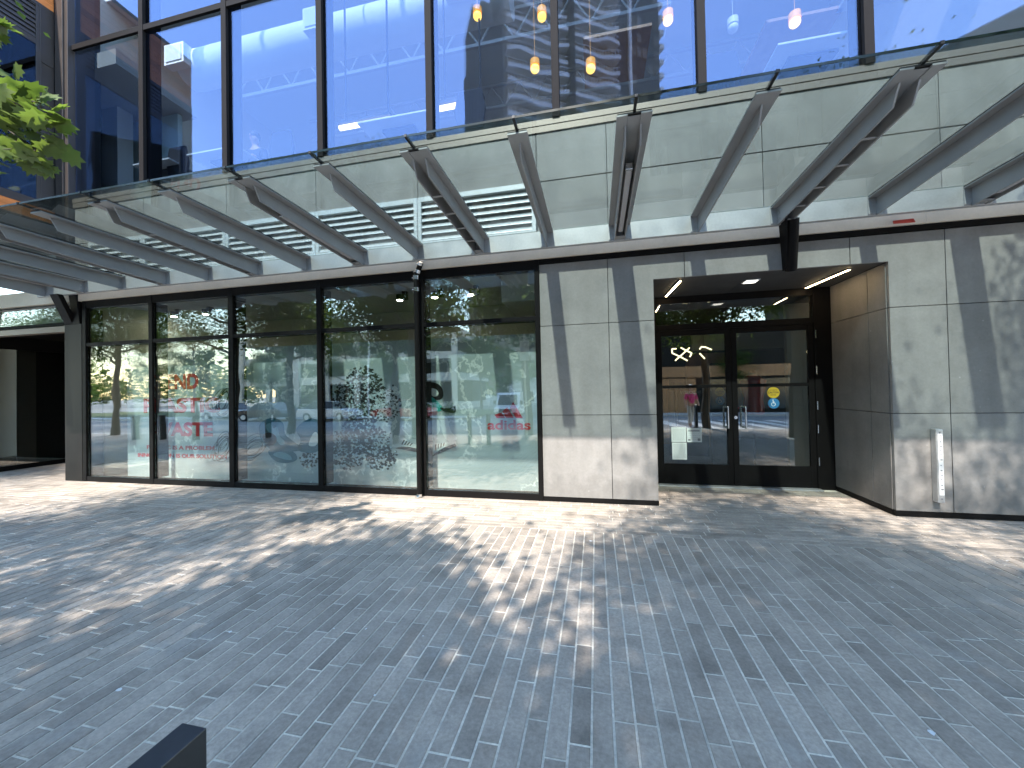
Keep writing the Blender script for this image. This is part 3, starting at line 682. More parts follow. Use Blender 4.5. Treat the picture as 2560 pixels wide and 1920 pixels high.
blob([(-5.72,1.02),(-5.48,1.13),(-5.25,1.05),(-5.20,.85),(-5.02,.72),(-4.86,.60),(-5.10,.55),(-5.35,.50),(-5.55,.62),(-5.70,.75)], M['print_teal'],'blob_print',.0016)
blob([(-5.60,.99),(-5.50,1.04),(-5.44,.95),(-5.36,.98),(-5.32,.84),(-5.20,.70),(-5.32,.68),(-5.44,.84),(-5.52,.86)], M['print_mid'],'blob_print',.003)
blob([(-5.66,.82),(-5.52,.88),(-5.38,.80),(-5.42,.68),(-5.58,.66)], M['print_dark'],'blob_print',.0044)
blob([(-5.55,.56),(-5.30,.62),(-5.02,.54),(-4.98,.42),(-5.2,.36),(-5.42,.40)], M['print_teal'],'blob_print',.0058)
blob([(-5.45,.50),(-5.30,.55),(-5.12,.50),(-5.08,.42),(-5.25,.43)], M['print_mid'],'blob_print',.0072)
blob([(-4.98,.95),(-4.70,1.12),(-4.46,1.02),(-4.44,.72),(-4.62,.55),(-4.95,.58),(-4.90,.76)], M['print_teal'],'blob_print',.0016)
blob([(-4.74,.68),(-4.66,.86),(-4.58,.88),(-4.54,.76),(-4.62,.66)], M['print_pale'],'blob_print',.003)
blob([(-2.56,1.66),(-2.42,1.66),(-2.33,1.58),(-2.32,1.44),(-2.42,1.40),(-2.53,1.46)], M['print_dark'],'blob_print',.0016)
blob([(-2.53,1.58),(-2.44,1.57),(-2.39,1.51),(-2.42,1.46),(-2.50,1.47)], M['print_pale'],'blob_print',.003)
blob([(-2.55,1.44),(-2.46,1.42),(-2.33,1.28),(-2.40,1.22),(-2.53,1.28)], M['print_green'],'blob_print',.0044)
blob([(-2.37,1.28),(-2.22,1.27),(-2.12,1.31),(-2.13,1.20),(-2.3,1.22)], M['print_dark'],'blob_print',.0058)
blob([(-2.54,1.15),(-2.42,1.10),(-2.38,.92),(-2.50,.82),(-2.58,.9)], M['print_pale'],'blob_print',.0016)
blob([(-2.36,1.14),(-2.26,1.12),(-2.20,.92),(-2.10,.80),(-2.24,.76),(-2.34,.90)], M['print_pale'],'blob_print',.0016)
def shoe(x, z, s, tilt):
    c_, s_ = math.cos(tilt), math.sin(tilt)
    T = lambda p: (x+(p[0]*c_-p[1]*s_)*s, z+(p[0]*s_+p[1]*c_)*s)
    b = MB()
    b.prism([T(p) for p in ((0,0),(1.0,0),(1.02,.1),(.8,.18),(.55,.22),(.35,.36),(.05,.38),(-.02,.2))][::-1],1,ly-.0092,ly-.008,0)
    b.prism([T(p) for p in ((.1,-.02),(.98,-.04),(.96,.05),(.6,.08),(.3,.05))][::-1],1,ly-.0105,ly-.0093,1)
    for k in range(4): b.prism([T(p) for p in ((.30+k*.09,.12),(.35+k*.09,.12),(.42+k*.09,.27-k*.02),(.37+k*.09,.27-k*.02))][::-1],1,ly-.0105,ly-.0093,1)
    b.build('shoe_print', [M['print_pale'],M['ink']], DB)
shoe(-3.20,.66,.52,-.12); shoe(-2.58,.50,.52,.42)
sc = MB()
for cx,cz,rx,rz,n in ((-6.48,1.45,.20,.24,14),(-6.50,.62,.22,.24,16),(-5.85,.60,.26,.2,16)):
    for k in range(n):
        ph = r2.random()*6.28; ox,oz = r2.gauss(0,.04),r2.gauss(0,.04); pr=None; e = r2.uniform(.5,1.05)
        for q in range(15):
            a = ph+q/14*r2.uniform(3.9,4.1); p=(cx+ox+rx*e*math.cos(a),ly-.002-.0002*k,cz+oz+rz*e*math.sin(a*1.0+.5))
            if pr: sc.tube(pr,p,.0035,n=4,cap=False)
            pr = p
sc.build('scribble_print', M['print_dark'], DB)
# notices and stickers on the doors
dY = 6.40+.0275
def sheet(x0,x1,z0,z1,label,lines=0,hdr=False):
    b = MB(); b.box(x0,x1,dY-.0012,dY-.0004,z0,z1); o = tag(b.build('notice', M['paper']), label, 'notice', 'paper notices taped inside the left door')
    b = MB()
    for k in range(lines):
        zz = z1-.03-k*(z1-z0-.05)/lines; xx = x0+.02; r3 = random.Random(k)
        while xx < x1-.03:
            w = r3.uniform(.008,.03); b.box(xx,min(xx+w,x1-.02),dY-.0016,dY-.0013,zz-.003,zz); xx += w+.006
    if hdr: b.box(x0+.02,x1-.03,dY-.0016,dY-.0013,z1-.05,z1-.035); b.box(x0+.015,x0+.05,dY-.0016,dY-.0013,z0+.02,z0+.05); b.box(x1-.06,x1-.02,dY-.0016,dY-.0013,z0+.02,z0+.06)
    b.build('print', M['greyink'], o)
sheet(1.145,1.36,.668,.90,'upper left white paper notice on the left glass door',11)
sheet(1.372,1.585,.668,.885,'white paper notice with bold heading and small pictures on the left glass door',6,True)
sheet(1.15,1.365,.395,.66,'longest paper notice, hanging lowest on the left glass door',14)
def disc(x,z,r,m,label,cat='sticker'):
    b = MB(); b.tube((x,dY-.0016,z),(x,dY-.0004,z),r,n=36); return tag(b.build('sticker', m), label, cat, 'round stickers on the entrance doors')
for x,w,dY,k_ in ((2.587,'right glass door',6.4275,1.),(2.227,'dark panel inside the left door',7.709,1.)):
    o = disc(x,1.418,.083,M['yellow'],f'round yellow automatic door caution sticker on the {w}')
    text('lettering','CAUTION',x-.07,x+.07,1.405,1.435,dY-.002,M['ink'],o,.03,.0004); text('lettering','AUTOMATIC',x-.055,x+.055,1.447,1.462,dY-.002,M['ink'],o,.02,.0004); text('lettering','DOOR',x-.035,x+.035,1.375,1.392,dY-.002,M['ink'],o,.02,.0004)
    o = disc(x,1.258,.077,M['blue'],f'round blue wheelchair access sticker on the {w}')
    b = MB(); yy0,yy1 = dY-.0022,dY-.0018; r=.026
    ring = [(x-.004+r*math.cos(a),1.243+r*math.sin(a)) for a in [R(d) for d in range(120,400,20)]]
    for p,q in zip(ring,ring[1:]): b.tube((p[0],yy0,p[1]),(q[0],yy0,q[1]),.004,n=6)
    for p,q in (((x-.008,1.296),(x-.006,1.262)),((x-.006,1.262),(x+.016,1.262)),((x+.016,1.262),(x+.026,1.238)),((x-.007,1.278),(x+.012,1.278))): b.tube((p[0],yy0,p[1]),(q[0],yy0,q[1]),.0045,n=6)
    b.tube((x-.008,yy0-.001,1.306),(x-.008,yy1,1.306),.008,n=12); b.build('symbol', M['paper'], o)
# decal blur: small red hand mark on the wall glass
b = MB(); b.box(3.01,3.035,dY-.0012,dY-.0004,1.17,1.20); b.box(3.018,3.04,dY-.0012,dY-.0004,1.125,1.165); tag(b.build('decal', M['redink']), 'tiny red decal on the right glass door near the hinges', 'sticker')
# ------------------------------------------------------------------ inside the entrance
Yz = 9.0
nz = MB()
def rod(mb,p,q,y=Yz,r=.014): mb.tube((p[0],y,p[1]),(q[0],y,q[1]),r,n=8)
for pts in ([(1.75,2.36),(1.66,2.36),(1.66,2.27),(1.86,2.16),(1.97,2.09)],[(1.72,2.10),(2.02,2.37)],[(1.84,2.38),(2.06,2.25),(2.02,2.17)],[(2.22,2.33),(2.26,2.38),(2.34,2.37),(2.46,2.31)],[(2.22,2.24),(2.32,2.12)]):
    for p,q in zip(pts,pts[1:]): rod(nz,p,q)
o = tag(nz.build('zigzag_lamp', M['neon']), 'zigzag glowing tube lamp hanging inside behind the entrance doors', 'lamp')
b = MB(); 
for x in (1.7,2.0,2.3): b.tube((x,Yz,2.37),(x,Yz,3.0),.003,n=5)
b.build('cord', M['ink'], o)
b = MB(); b.box(1.55,2.36,8.96,8.99,.9,1.52); b.box(1.56,2.35,8.965,8.985,.02,.899,0); o = tag(b.build('welcome_sign', M['indark']), 'dark welcome sign standing inside the left door', 'sign')
text('lettering','WELCOME',1.80,2.22,1.37,1.43,8.959,M['white'],o,.03,.002); text('lettering','47',2.11,2.19,1.12,1.18,8.959,M['white'],o,.03,.002) if False else None
b = MB(); b.box(2.08,2.42,7.71,7.80,.012,1.95); tag(b.build('display_plinth', M['paneldark']), 'tall grey display plinth just inside the doors', 'plinth')
b = MB(); b.tube((2.74,7.6,.012),(2.74,7.6,.03),.16,n=20); b.tube((2.74,7.6,.03),(2.74,7.6,1.0),.016,n=8); b.lathe([(.13,0),(.15,.12),(.12,.3),(.17,.5),(.19,.62),(.07,.72),(.05,.78)],(2.74,7.6,1.0),18)
o = tag(b.build('clothing_dummy', M['indark'], smooth=50), 'shop dummy in a red jacket inside the right door', 'dummy')
b = MB(); b.lathe([(.16,.02),(.175,.12),(.15,.3),(.20,.5),(.215,.62),(.09,.72)],(2.74,7.6,1.0),18); b.build('jacket', M['carred'], o, smooth=50)
for k,(x,m) in enumerate(((1.12,'timber'),(1.24,'cream'),(1.36,'timber'),(1.48,'greytrouser'))):
    b = MB(); b.hexa([(x-.05,8.1,.75),(x+.05,8.1,.75),(x+.05,8.5,.75),(x-.05,8.5,.75)],[(x-.03,8.14,1.45),(x+.03,8.14,1.45),(x+.03,8.46,1.45),(x-.03,8.46,1.45)])
    b.build('garment', M[m]) ; o = bpy.context.scene.objects[-1] if False else COL.objects[-1]
    tag(o, ['tan garment at the end of the rail inside the left door','cream garment second on the rail inside the left door','brown garment third on the rail inside the left door','grey garment nearest the sign on the rail inside the left door'][k],'garment','garments on the rail inside')
b = MB(); b.tube((1.0,8.3,1.5),(1.6,8.3,1.5),.012,n=8)
for x in (1.0,1.6): b.tube((x,8.3,.012),(x,8.3,1.5),.012,n=8)
tag(b.build('garment_rail', M['chrome'], smooth=40), 'chrome garment rail inside the left door', 'rail')
# spotlights over the display
for k,(x,z) in enumerate(((-3.57,3.32),(-2.86,3.32),(-2.17,3.32),(-8.95,3.33),(-8.1,3.33))):
    b = MB(); b.tube((x,6.6,z-.06),(x,6.6,z+.045),.062,n=20); b.box(x+.06,x+.15,6.57,6.66,z-.05,3.43)
    o = tag(b.build('track_spot', M['black'], smooth=40), ['lit black ceiling spotlight left of the downpipe','lit black ceiling spotlight just right of the downpipe','lit black ceiling spotlight second right of the downpipe','lit black ceiling spotlight behind the leftmost storefront pane','lit black ceiling spotlight behind the second storefront pane from the left'][k], 'spotlight','ceiling spotlights over the display')
    b = MB(); b.tube((x,6.6,z-.064),(x,6.6,z-.0605),.052,n=20); b.build('lens', M['track_face'], o)
# ------------------------------------------------------------------ upper office
du = MB(); du.tube((-10.2,8.0,10.02),(-1.6,8.0,10.02),.42,n=28); o = tag(du.build('air_duct', M['white'], smooth=40), 'large pale round air duct under the upper office ceiling', 'duct')
for x in (-10.0,-6.0,-2.6):
    b = MB(); b.box(x-.3,x+.3,7.42,7.62,9.75,10.25); b.box(x-.24,x+.24,7.40,7.42,9.81,10.19,1); b.build('grille', [M['white'],M['alum']], o)
for k,(y,z) in enumerate(((11.,11.9),(14.5,12.6))):
    b = MB(); h=.85
    for yy,zz in ((y,z),(y,z+h)): b.box(-12,7,yy-.05,yy+.05,zz-.05,zz+.05)
    x = -12.; 
    while x < 6.5:
        b.tube((x,y,z),(x+.55,y,z+h),.03,n=6); b.tube((x+.55,y,z+h),(x+1.1,y,z),.03,n=6); x += 1.1
    tag(b.build('roof_truss', M['greyplastic']), ['pale steel lattice truss nearer the curtain wall','pale steel lattice truss deeper in the upper office'][k], 'truss', 'roof trusses in the upper office')
for k,(x,w) in enumerate(((-6.85,1.15),(-3.2,1.25),(3.0,1.05),(-8.3,.9))):
    z = 6.06; b = MB(); b.box(x-w/2,x+w/2,5.72,6.55,z,z+.028)
    o = tag(b.build('desk', M['white'], bevel=.003), ['white standing desk in front of the seated office worker','white standing desk under the yellow tube lamps','white standing desk behind the right hand curtain wall panes','white standing desk beside the reflected timber wing'][k],'desk','standing desks along the upper windows')
    b = MB(); b.box(x-.3,x+.3,5.95,6.35,z-.05,z-.002); b.build('underframe', M['ink'], o)
    for s in (-.38,.38): b = MB(); b.box(x+s*w-.03,x+s*w+.03,6.1,6.18,5.19,z-.003); b.build('leg', M['alum'], o)
for k,(x,y) in enumerate(((-7.9,6.2),(-5.6,6.3),(-1.9,6.2),(1.9,6.4))):
    b = MB(); b.lathe([(.30,0),(.30,.05)],(x,y,5.65),20); b.tube((x,y,5.19),(x,y,5.65),.03,n=8)
    b.prism([(-.24,.0),(.24,.0),(.27,.35),(.16,.52),(-.16,.52),(-.27,.35)],1,y-.27,y-.23) if False else None
    o = tag(b.build('office_chair', M['darkcloth'], smooth=40), ['dark office chair left of the seated worker','dark office chair under the left tube lamp','dark office chair behind the tower reflection','dark office chair near the right hand desk'][k], 'chair', 'office chairs upstairs')
    b = MB(); b.prism([(x-.22,5.78),(x+.22,5.78),(x+.27,6.1),(x+.2,6.42),(x-.2,6.42),(x-.27,6.1)],1,y-.30,y-.25); b.build('backrest', M['darkcloth'], o, bevel=.02)
for k,(xa,xb,za,zb) in enumerate(((-5.08,-3.92,7.04,7.04),(-2.9,-1.98,7.06,7.07))):
    b = MB(); b.box(xa-.02,xb+.02,6.93,7.07,za+.05,zb+.10); o = tag(b.build('tube_lamp', M['ink']), ['left glowing yellow tube lamp in the upper office','right glowing yellow tube lamp in the upper office, nearer the tower reflection'][k],'lamp','yellow tube lamps upstairs')
    b = MB(); b.tube((xa,7,za),(xb,7,zb),.05,n=14); b.build('tube', M['lamp_tube'], o, smooth=40)
    b = MB()
    for x in (xa+.15,xb-.05): b.tube((x,7,za+.1),(x,7,13.9),.02,n=6)
    b.build('rod', M['ink'], o)
for k,(x,z,lit) in enumerate(((-2.06,8.72,1),(-.82,8.42,1),(-.97,7.48,1),(.04,7.28,1),(1.36,7.86,1),(3.28,7.39,1),(2.37,7.5,0))):
    b = MB(); b.tube((x,7.0,z+.045),(x,7.0,z+.15),.085,n=20); b.tube((x,7.0,z+.15),(x,7.0,13.9),.003,n=4)
    o = tag(b.build('pendant_lamp', M['lamp_amber'] if lit else M['white'], smooth=40), ['lit amber pendant lamp left of the tower reflection','lit amber pendant lamp over the upper tower balconies','lit amber pendant lamp over the lower left tower balconies','lit amber pendant lamp over the lower right tower balconies','lit amber pendant lamp right of the tower reflection','lit amber pendant lamp farthest right, above the desk','unlit white pendant lamp above the right hand desk'][k],'lamp','pendant lamps upstairs')
    b = MB(); b.ball((x,7.0,z-.005),(.082,.082,.075),18); b.build('shade', M['lamp_warm'] if lit else M['white'], o, smooth=40)
for k,(x,y) in enumerate(((2.3,8.),(4.3,9.5),(5.6,8.2),(.6,9.))):
    b = MB(); b.box(x-.7,x+.7,y-.7,y+.7,9.0,9.06); tag(b.build('ceiling_panel', M['timber'] if k%2 else M['inceil']), ['pale hanging ceiling panel left of the right hand pane','timber hanging ceiling panel right of the curtain wall mullion','pale hanging ceiling panel at the far right','timber hanging ceiling panel beside the tower reflection'][k],'ceiling panel','hanging ceiling panels upstairs')
# ------------------------------------------------------------------ people
def skin(name, m, verts, edges, rad, parent=None, lv=2):
    me = bpy.data.meshes.new(name); me.from_pydata(verts, edges, []); me.materials.append(m)
    o = link(name, me, parent); s = o.modifiers.new('skin','SKIN'); s.use_smooth_shade = True
    lay = me.skin_vertices[0] if me.skin_vertices else me.skin_vertices.new()
    return o, me
def skinned(name, m, verts, edges, rad, parent=None, lv=2):
    me = bpy.data.meshes.new(name); me.from_pydata(verts, edges, []); me.materials.append(m)
    o = bpy.data.objects.new(name, me); COL.objects.link(o)
    if parent is not None: o.parent = parent
    sm = o.modifiers.new('skin','SKIN'); sm.use_smooth_shade = True
    if not me.skin_vertices: me.attributes.new if False else None
    lay = me.skin_vertices[0].data
    for k,r in enumerate(rad): lay[k].radius = (r,r) if not isinstance(r,tuple) else r; lay[k].use_root = (k==0)
    sb = o.modifiers.new('sub','SUBSURF'); sb.levels = 1; sb.render_levels = lv
    return o
def person(name, label, loc, rz, seated, shirt, trouser, hairm, cap=None):
    P = empty(name, label, 'person', loc, rz)
    if not seated:
        v = [(0,0,.95),(0,0,1.15),(0,-.01,1.38),(0,0,1.50),(0,0,1.56),(0,-.02,1.64),(0,-.01,1.72),
             (.18,0,1.40),(.25,.02,1.15),(.27,-.08,.92),(.28,-.12,.83),(-.18,0,1.40),(-.25,-.03,1.16),(-.24,-.18,.98),(-.23,-.25,.92),
             (.09,0,.88),(.10,-.08,.48),(.10,-.02,.10),(.10,-.14,.04),(-.09,0,.88),(-.10,.10,.50),(-.10,.30,.14),(-.10,.20,.04)]
        e = [(0,1),(1,2),(2,3),(3,4),(4,5),(5,6),(2,7),(7,8),(8,9),(9,10),(2,11),(11,12),(12,13),(13,14),(0,15),(15,16),(16,17),(17,18),(0,19),(19,20),(20,21),(21,22)]
        r = [.13,.12,.14,.055,.055,.095,.085,.06,.048,.038,.035,.06,.048,.038,.035,.085,.06,.045,.04,.085,.06,.045,.04]
        skinned('body', M['skin'], v, e, r, P)
        skinned('shirt', M[shirt], [v[0],v[1],v[2],(0,0,1.47),v[7],v[8],v[11],v[12]], [(0,1),(1,2),(2,3),(2,4),(4,5),(2,6),(6,7)], [.155,.14,.16,.08,.078,.066,.078,.066], P)
        skinned('trousers', M[trouser], [(0,0,.97),v[15],v[16],(.10,-.03,.14),v[19],v[20],(-.10,.28,.18)], [(0,1),(1,2),(2,3),(0,4),(4,5),(5,6)], [.15,.105,.08,.065,.105,.08,.065], P)
        hz = 1.68; hy = -.015
    else:
        v = [(0,0,.0),(0,0,.25),(0,-.02,.45),(0,-.03,.55),(0,-.04,.61),(0,-.07,.69),(0,-.05,.77),(.18,-.02,.44),(.25,-.05,.20),(.2,-.30,.16),(.18,-.38,.16),(-.18,-.02,.44),(-.25,-.05,.20),(-.2,-.30,.16),(-.18,-.38,.16),(.1,-.1,-.02),(.12,-.45,0.),(.12,-.42,-.38),(-.1,-.1,-.02),(-.12,-.45,0.),(-.12,-.42,-.38)]
        e = [(0,1),(1,2),(2,3),(3,4),(4,5),(5,6),(2,7),(7,8),(8,9),(9,10),(2,11),(11,12),(12,13),(13,14),(0,15),(15,16),(16,17),(0,18),(18,19),(19,20)]
        r = [.14,.13,.15,.06,.058,.098,.085,.06,.048,.038,.035,.06,.048,.038,.035,.09,.07,.05,.09,.07,.05]
        skinned('body', M['skin'], v, e, r, P)
        skinned('shirt', M[shirt], [v[0],v[1],v[2],(0,-.02,.53),v[7],v[8],v[9],v[11],v[12],v[13]], [(0,1),(1,2),(2,3),(2,4),(4,5),(5,6),(2,7),(7,8),(8,9)], [.16,.15,.17,.085,.08,.068,.055,.08,.068,.055], P)
        skinned('trousers', M[trouser], [v[0],v[15],v[16],v[17],v[18],v[19],v[20]], [(0,1),(1,2),(2,3),(0,4),(4,5),(5,6)], [.16,.11,.09,.07,.11,.09,.07], P)
        hz = .74; hy = -.06
    b = MB(); b.ball((0,hy+.02,hz+.03),(.10,.115,.10),16); b.build('hair', M[hairm], P, smooth=60)
    b = MB(); b.ball((0,hy-.115,hz-.02),(.018,.03,.025),8); b.build('nose', M['skin'], P, smooth=60)
    b = MB()
    for s in (-.035,.035): b.ball((s,hy-.098,hz+.005),(.014,.008,.009),8)
    b.build('eyes' if False else 'eye', M['ink'], P)
    if cap: b = MB(); b.lathe([(.112,0),(.108,.05),(.07,.10),(.01,.115)],(0,hy,hz+.03),16); b.hexa([(-.08,hy-.2,hz+.035),(.08,hy-.2,hz+.035),(.09,hy-.09,hz+.04),(-.09,hy-.09,hz+.04)],[(-.08,hy-.2,hz+.045),(.08,hy-.2,hz+.045),(.09,hy-.09,hz+.05),(-.09,hy-.09,hz+.05)]); b.build('cap', M[cap], P, smooth=50)
    return P
person('person', 'person in a dark jumper seated at an upstairs desk, looking down', (-7.0,6.85,6.28), 0.1, True, 'darkcloth','darkcloth','hair')
person('person', 'person in a pink shirt and white cap walking over the crosswalk', (4.0,-5.0,gz(-5.)), math.pi-.2, False, 'pink','greytrouser','hair','white')
# ------------------------------------------------------------------ bollards
bb = MB(); bb.box(-.032,.032,-.11,.11,-.02,.86)
proto = None
for k,(x,y,l) in enumerate(((-.836,.540,'black flat steel bollard in the near lower left corner of the paving'),(-16.1,.0,'black bollard farthest left along the kerb'),(-14.9,.0,'second black bollard from the far left along the kerb'),(-13.6,-.1,'third black bollard from the far left along the kerb'),(-11.4,-.9,'black bollard set closer to the kerb, left of the maple trunk'),(-5.9,.1,'black bollard behind the maple trunk'),(-3.55,.1,'left of the paired black bollards beside the sign post'),(-2.95,.2,'right of the paired black bollards beside the sign post'),(3.3,-1.2,'black bollard opposite the left door leaf'),(4.5,-1.5,'black bollard opposite the right door leaf'))):
    if proto is None:
        o = bb.build('bollard', M['bollard'], bevel=.0025); proto = o
    else: o = proto.copy(); COL.objects.link(o)
    o.location = (x,y,0); tag(o, l, 'bollard', 'black flat bollards along the pavement edge')
# ------------------------------------------------------------------ trees
def leaves_mesh(name, centers, size, m, seed, shape='quad'):
    r = np.random.default_rng(seed); n = len(centers); c = np.asarray(centers)
    a = r.uniform(0,2*np.pi,n); tilt = r.normal(.25,.55,n); b = r.uniform(0,2*np.pi,n)
    u = np.stack([np.cos(a)*np.cos(tilt),np.sin(a)*np.cos(tilt),-np.sin(np.abs(tilt))],1)
    w0 = r.normal(0,1,(n,3))+np.array([0,0,2.2]); nn = w0/np.linalg.norm(w0,axis=1)[:,None]
    v = np.cross(nn,u); v /= np.linalg.norm(v,axis=1)[:,None]; nn = np.cross(u,v)
    s = size*r.uniform(.65,1.25,n)[:,None]
    if shape == 'quad':
        P = [(-.5,0,0),(-.12,.38,.04),(.5,0,-.06),(-.12,-.38,.04)]; F = [(0,1,2,3)]
    else:      # five lobed maple leaf, folded along the midrib
        half = [(0,-.5),(.16,-.36),(.42,-.40),(.36,-.22),(.62,-.05),(.42,.02),(.46,.20),(.27,.14),(.20,.34),(.09,.28)]
        pts = half+[(0,.56)]+[(-x,y) for x,y in half[::-1][:-1]]
        P = [(0,-.05,.0)]+[(y,x,-.16*abs(x)-.10*max(0,y)**2) for x,y in pts]; P[0]=(-.05,0,.02)
        k = len(pts); F = [(0,1+i,1+(i+1)%k) for i in range(k)]
    L = np.array(P); V = c[:,None,:]+s[:,None,:]*(L[None,:,0:1]*u[:,None,:]+L[None,:,1:2]*v[:,None,:]+L[None,:,2:3]*nn[:,None,:])
    q = len(P); V = V.reshape(-1,3)
    F = np.array(F); idx = (F[None]+np.arange(n)[:,None,None]*q).reshape(-1,F.shape[1])
    me = bpy.data.meshes.new(name); me.vertices.add(len(V)); me.vertices.foreach_set('co', V.ravel().astype(np.float32))
    me.loops.add(idx.size); me.loops.foreach_set('vertex_index', idx.ravel().astype(np.int32))
    me.polygons.add(len(idx)); me.polygons.foreach_set('loop_start', np.arange(len(idx),dtype=np.int32)*F.shape[1])
    me.update(calc_edges=True); me.materials.append(m)
    t = np.repeat(r.uniform(0,1,n),len(F)).astype(np.float32); at = me.attributes.new('tone','FLOAT','FACE'); at.data.foreach_set('value', t)
    return me
def limb(mb, p0, p1, r0, r1, k=5, wob=.06, rr=None):
    p0,p1 = Vector(p0),Vector(p1); pr = p0
    for i in range(1,k+1):
        t=i/k; p = p0.lerp(p1,t)+Vector((rr.gauss(0,wob),rr.gauss(0,wob),rr.gauss(0,wob*.4)))*(0 if i==k else 1)
        mb.tube(pr,p,r0+(r1-r0)*(i-1)/k,r0+(r1-r0)*t,n=9,cap=False); pr = p
def tree(label, loc, H, hb, rad, seed, nleaf, size=.13, group='street trees along the kerb', gap=0):
    rr = random.Random(seed); T = empty('street_tree', label, 'tree', loc, 0, group)
    t = MB(); limb(t,(0,0,-.05),(rr.gauss(0,.08),rr.gauss(0,.08),hb+.7),.15,.10,6,.03,rr); top = Vector((0,0,hb+.5)); ends=[]
    limb(t,(0,0,hb+.4),(rr.gauss(0,.2),rr.gauss(0,.2),H-.8),.10,.02,6,.08,rr)
    for k in range(13):
        z0 = hb+(H-hb-1.2)*k/13*.9; a = k*2.4+rr.uniform(-.4,.4); f = math.sin(math.pi*min(1,(.28+.72*k/13)))**.7
        q = Vector((math.cos(a)*rad*f*.85,math.sin(a)*rad*f*.85,z0+rr.uniform(.5,1.4))); limb(t,(0,0,z0),q,.055,.012,5,.07,rr); ends.append((q,Vector((0,0,z0))))
        for s in range(3):
            w = Vector((0,0,z0)).lerp(q,rr.uniform(.4,.8)); e = w+Vector((rr.gauss(0,.6),rr.gauss(0,.6),rr.uniform(.1,.7))); limb(t,w,e,.02,.006,3,.03,rr); ends.append((e,w))
    t.build('trunk', M['bark'], T, smooth=60)
    c = []; per = nleaf//(len(ends)*4)
    for e,w in ends:
        for j in range(4):
            p = w.lerp(e,rr.uniform(.45,1.1)); p = p+Vector((rr.gauss(0,.28),rr.gauss(0,.28),rr.gauss(0,.22))); sp = rr.uniform(.22,.46)
            for _ in range(per): c.append((p.x+rr.gauss(0,sp),p.y+rr.gauss(0,sp),p.z+rr.gauss(0,sp*.6)))
    me = leaves_mesh('crown', c, size, M['leaf'], seed, 'quad'); link('crown', me, T)
    return T
T2 = tree('tall maple street tree whose low branch reaches into the upper left of the picture', (-5.8,-1.0,0), 10.2, 3.2, 2.4, 11, 38000, .066)
T1 = tree('street tree standing opposite the left part of the entrance recess', (1.25,-1.3,0), 8.4, 3.0, 1.9, 5, 34000, .08)
T3 = tree('added tree close to the canopy, shading the wall right of the entrance', (5.55,.35,0), 7.9, 3.2, 2.5, 23, 80000, .062)  # tree put in out of view; its fine leaves half-shade the right wall
T4 = tree('added low tree shading the paving between the tall maple and the entrance tree', (-2.3,-2.5,0), 6.5, 2.9, 1.8, 41, 15000)  # low crown put in to shade the near paving, as its copies do
def dup(T, loc, s, rz, label, group='street trees along the kerb'):
    c = copy_tree(T); c.location = loc; c.scale = (s,s,s); c.rotation_euler = (0,0,rz); c['label'] = label; c['group'] = group; return c
dup(T2,(-13.2,-1.2,0),.95,2.1,'street tree opposite the third storefront pane from the left')
dup(T3,(-19.0,-1.2,0),.9,.7,'street tree opposite the second storefront pane from the left')
dup(T2,(-26,-1.2,0),1.0,4.1,'street tree farthest left along the near kerb')
dup(T3,(12.2,-1.2,0),.95,3.3,'street tree at the right end of the near kerb')
dup(T4,(3.9,-2.2,0),1.0,1.9,'added low tree shading the paving right of the entrance tree')  # copy put in for more shade on the right paving
dup(T4,(-7.5,-2.7,0),1.0,3.6,'added low tree shading the paving left of the tall maple')  # this copy and the next put in for shade on the left paving
dup(T4,(-12.0,-2.6,0),1.0,5.0,'added low tree shading the paving second left of the tall maple')
dup(T4,(-5.0,-2.0,0),.9,2.2,'young street tree crowded beside the trunk of the tall maple') if False else None
dup(T4,(.25,-2.9,0),.92,2.6,'added low tree shading the paving opposite the grey wall left of the entrance')  # copy put in to close a sunlit gap on the near paving
far = 'trees across the street'
for k,(x,y,s,r) in enumerate(((-44,-24,1.1,0.3),(-33,-23,.9,1.2),(-27,-27,1.2,2.6),(-20,-22.5,.8,3.9),(-6.5,-24,.85,5.2),(2.5,-24,1.05,.9),(-55,-28,1.3,2.2),(-14,-36,1.2,4.4),(20,-24,1.0,1.9),(11,-21.5,.75,2.9))):
    dup(T3 if k%2 else T2,(x,y,gz(y)),s,r,['tree across the street behind the white van and boat trailer','tree across the street left of the parking garage','tall tree across the street in front of the parking garage','small tree across the street before the cream tower','small tree just left of the approaching van','tree just right of the approaching van','tallest tree at the far left across the street','tall tree beside the side road, farthest back','tree across the street opposite the entrance','smallest tree across the street near the hydrant'][k],far)
# leafy branch of the maple that hangs into view on the left
rr = random.Random(77); br = MB(); cs = []
main = [(-5.8,-1.0,3.3),(-4.9,.2,3.55),(-4.3,.95,3.60),(-3.9,1.4,3.52),(-3.5,1.62,3.40)]
for p,q,r0,r1 in zip(main,main[1:],(.05,.035,.022,.014),(.035,.022,.014,.006)): br.tube(p,q,r0,r1,n=7,cap=False)
tw = [((-4.1,1.2,3.56),(-3.48,1.72,3.52)),((-3.75,1.5,3.5),(-3.22,1.64,3.32)),((-3.85,1.45,3.5),(-3.30,1.68,3.06)),((-4.2,1.05,3.58),(-3.55,1.60,3.02)),((-4.0,1.3,3.56),(-3.45,1.55,3.92)),((-3.65,1.52,3.47),(-3.16,1.60,3.22)),((-4.1,1.15,3.58),(-3.65,1.5,3.24))]
for p,q in tw:
    br.tube(p,q,.008,.003,n=5,cap=False)
    for _ in range(36):
        w = Vector(p).lerp(Vector(q),rr.uniform(.25,1.0)); d = Vector((rr.gauss(0,.07),rr.gauss(0,.07),rr.uniform(-.13,.04))); br.tube(w,w+d*.8,.0018,n=3,cap=False); cs.append(tuple(w+d))
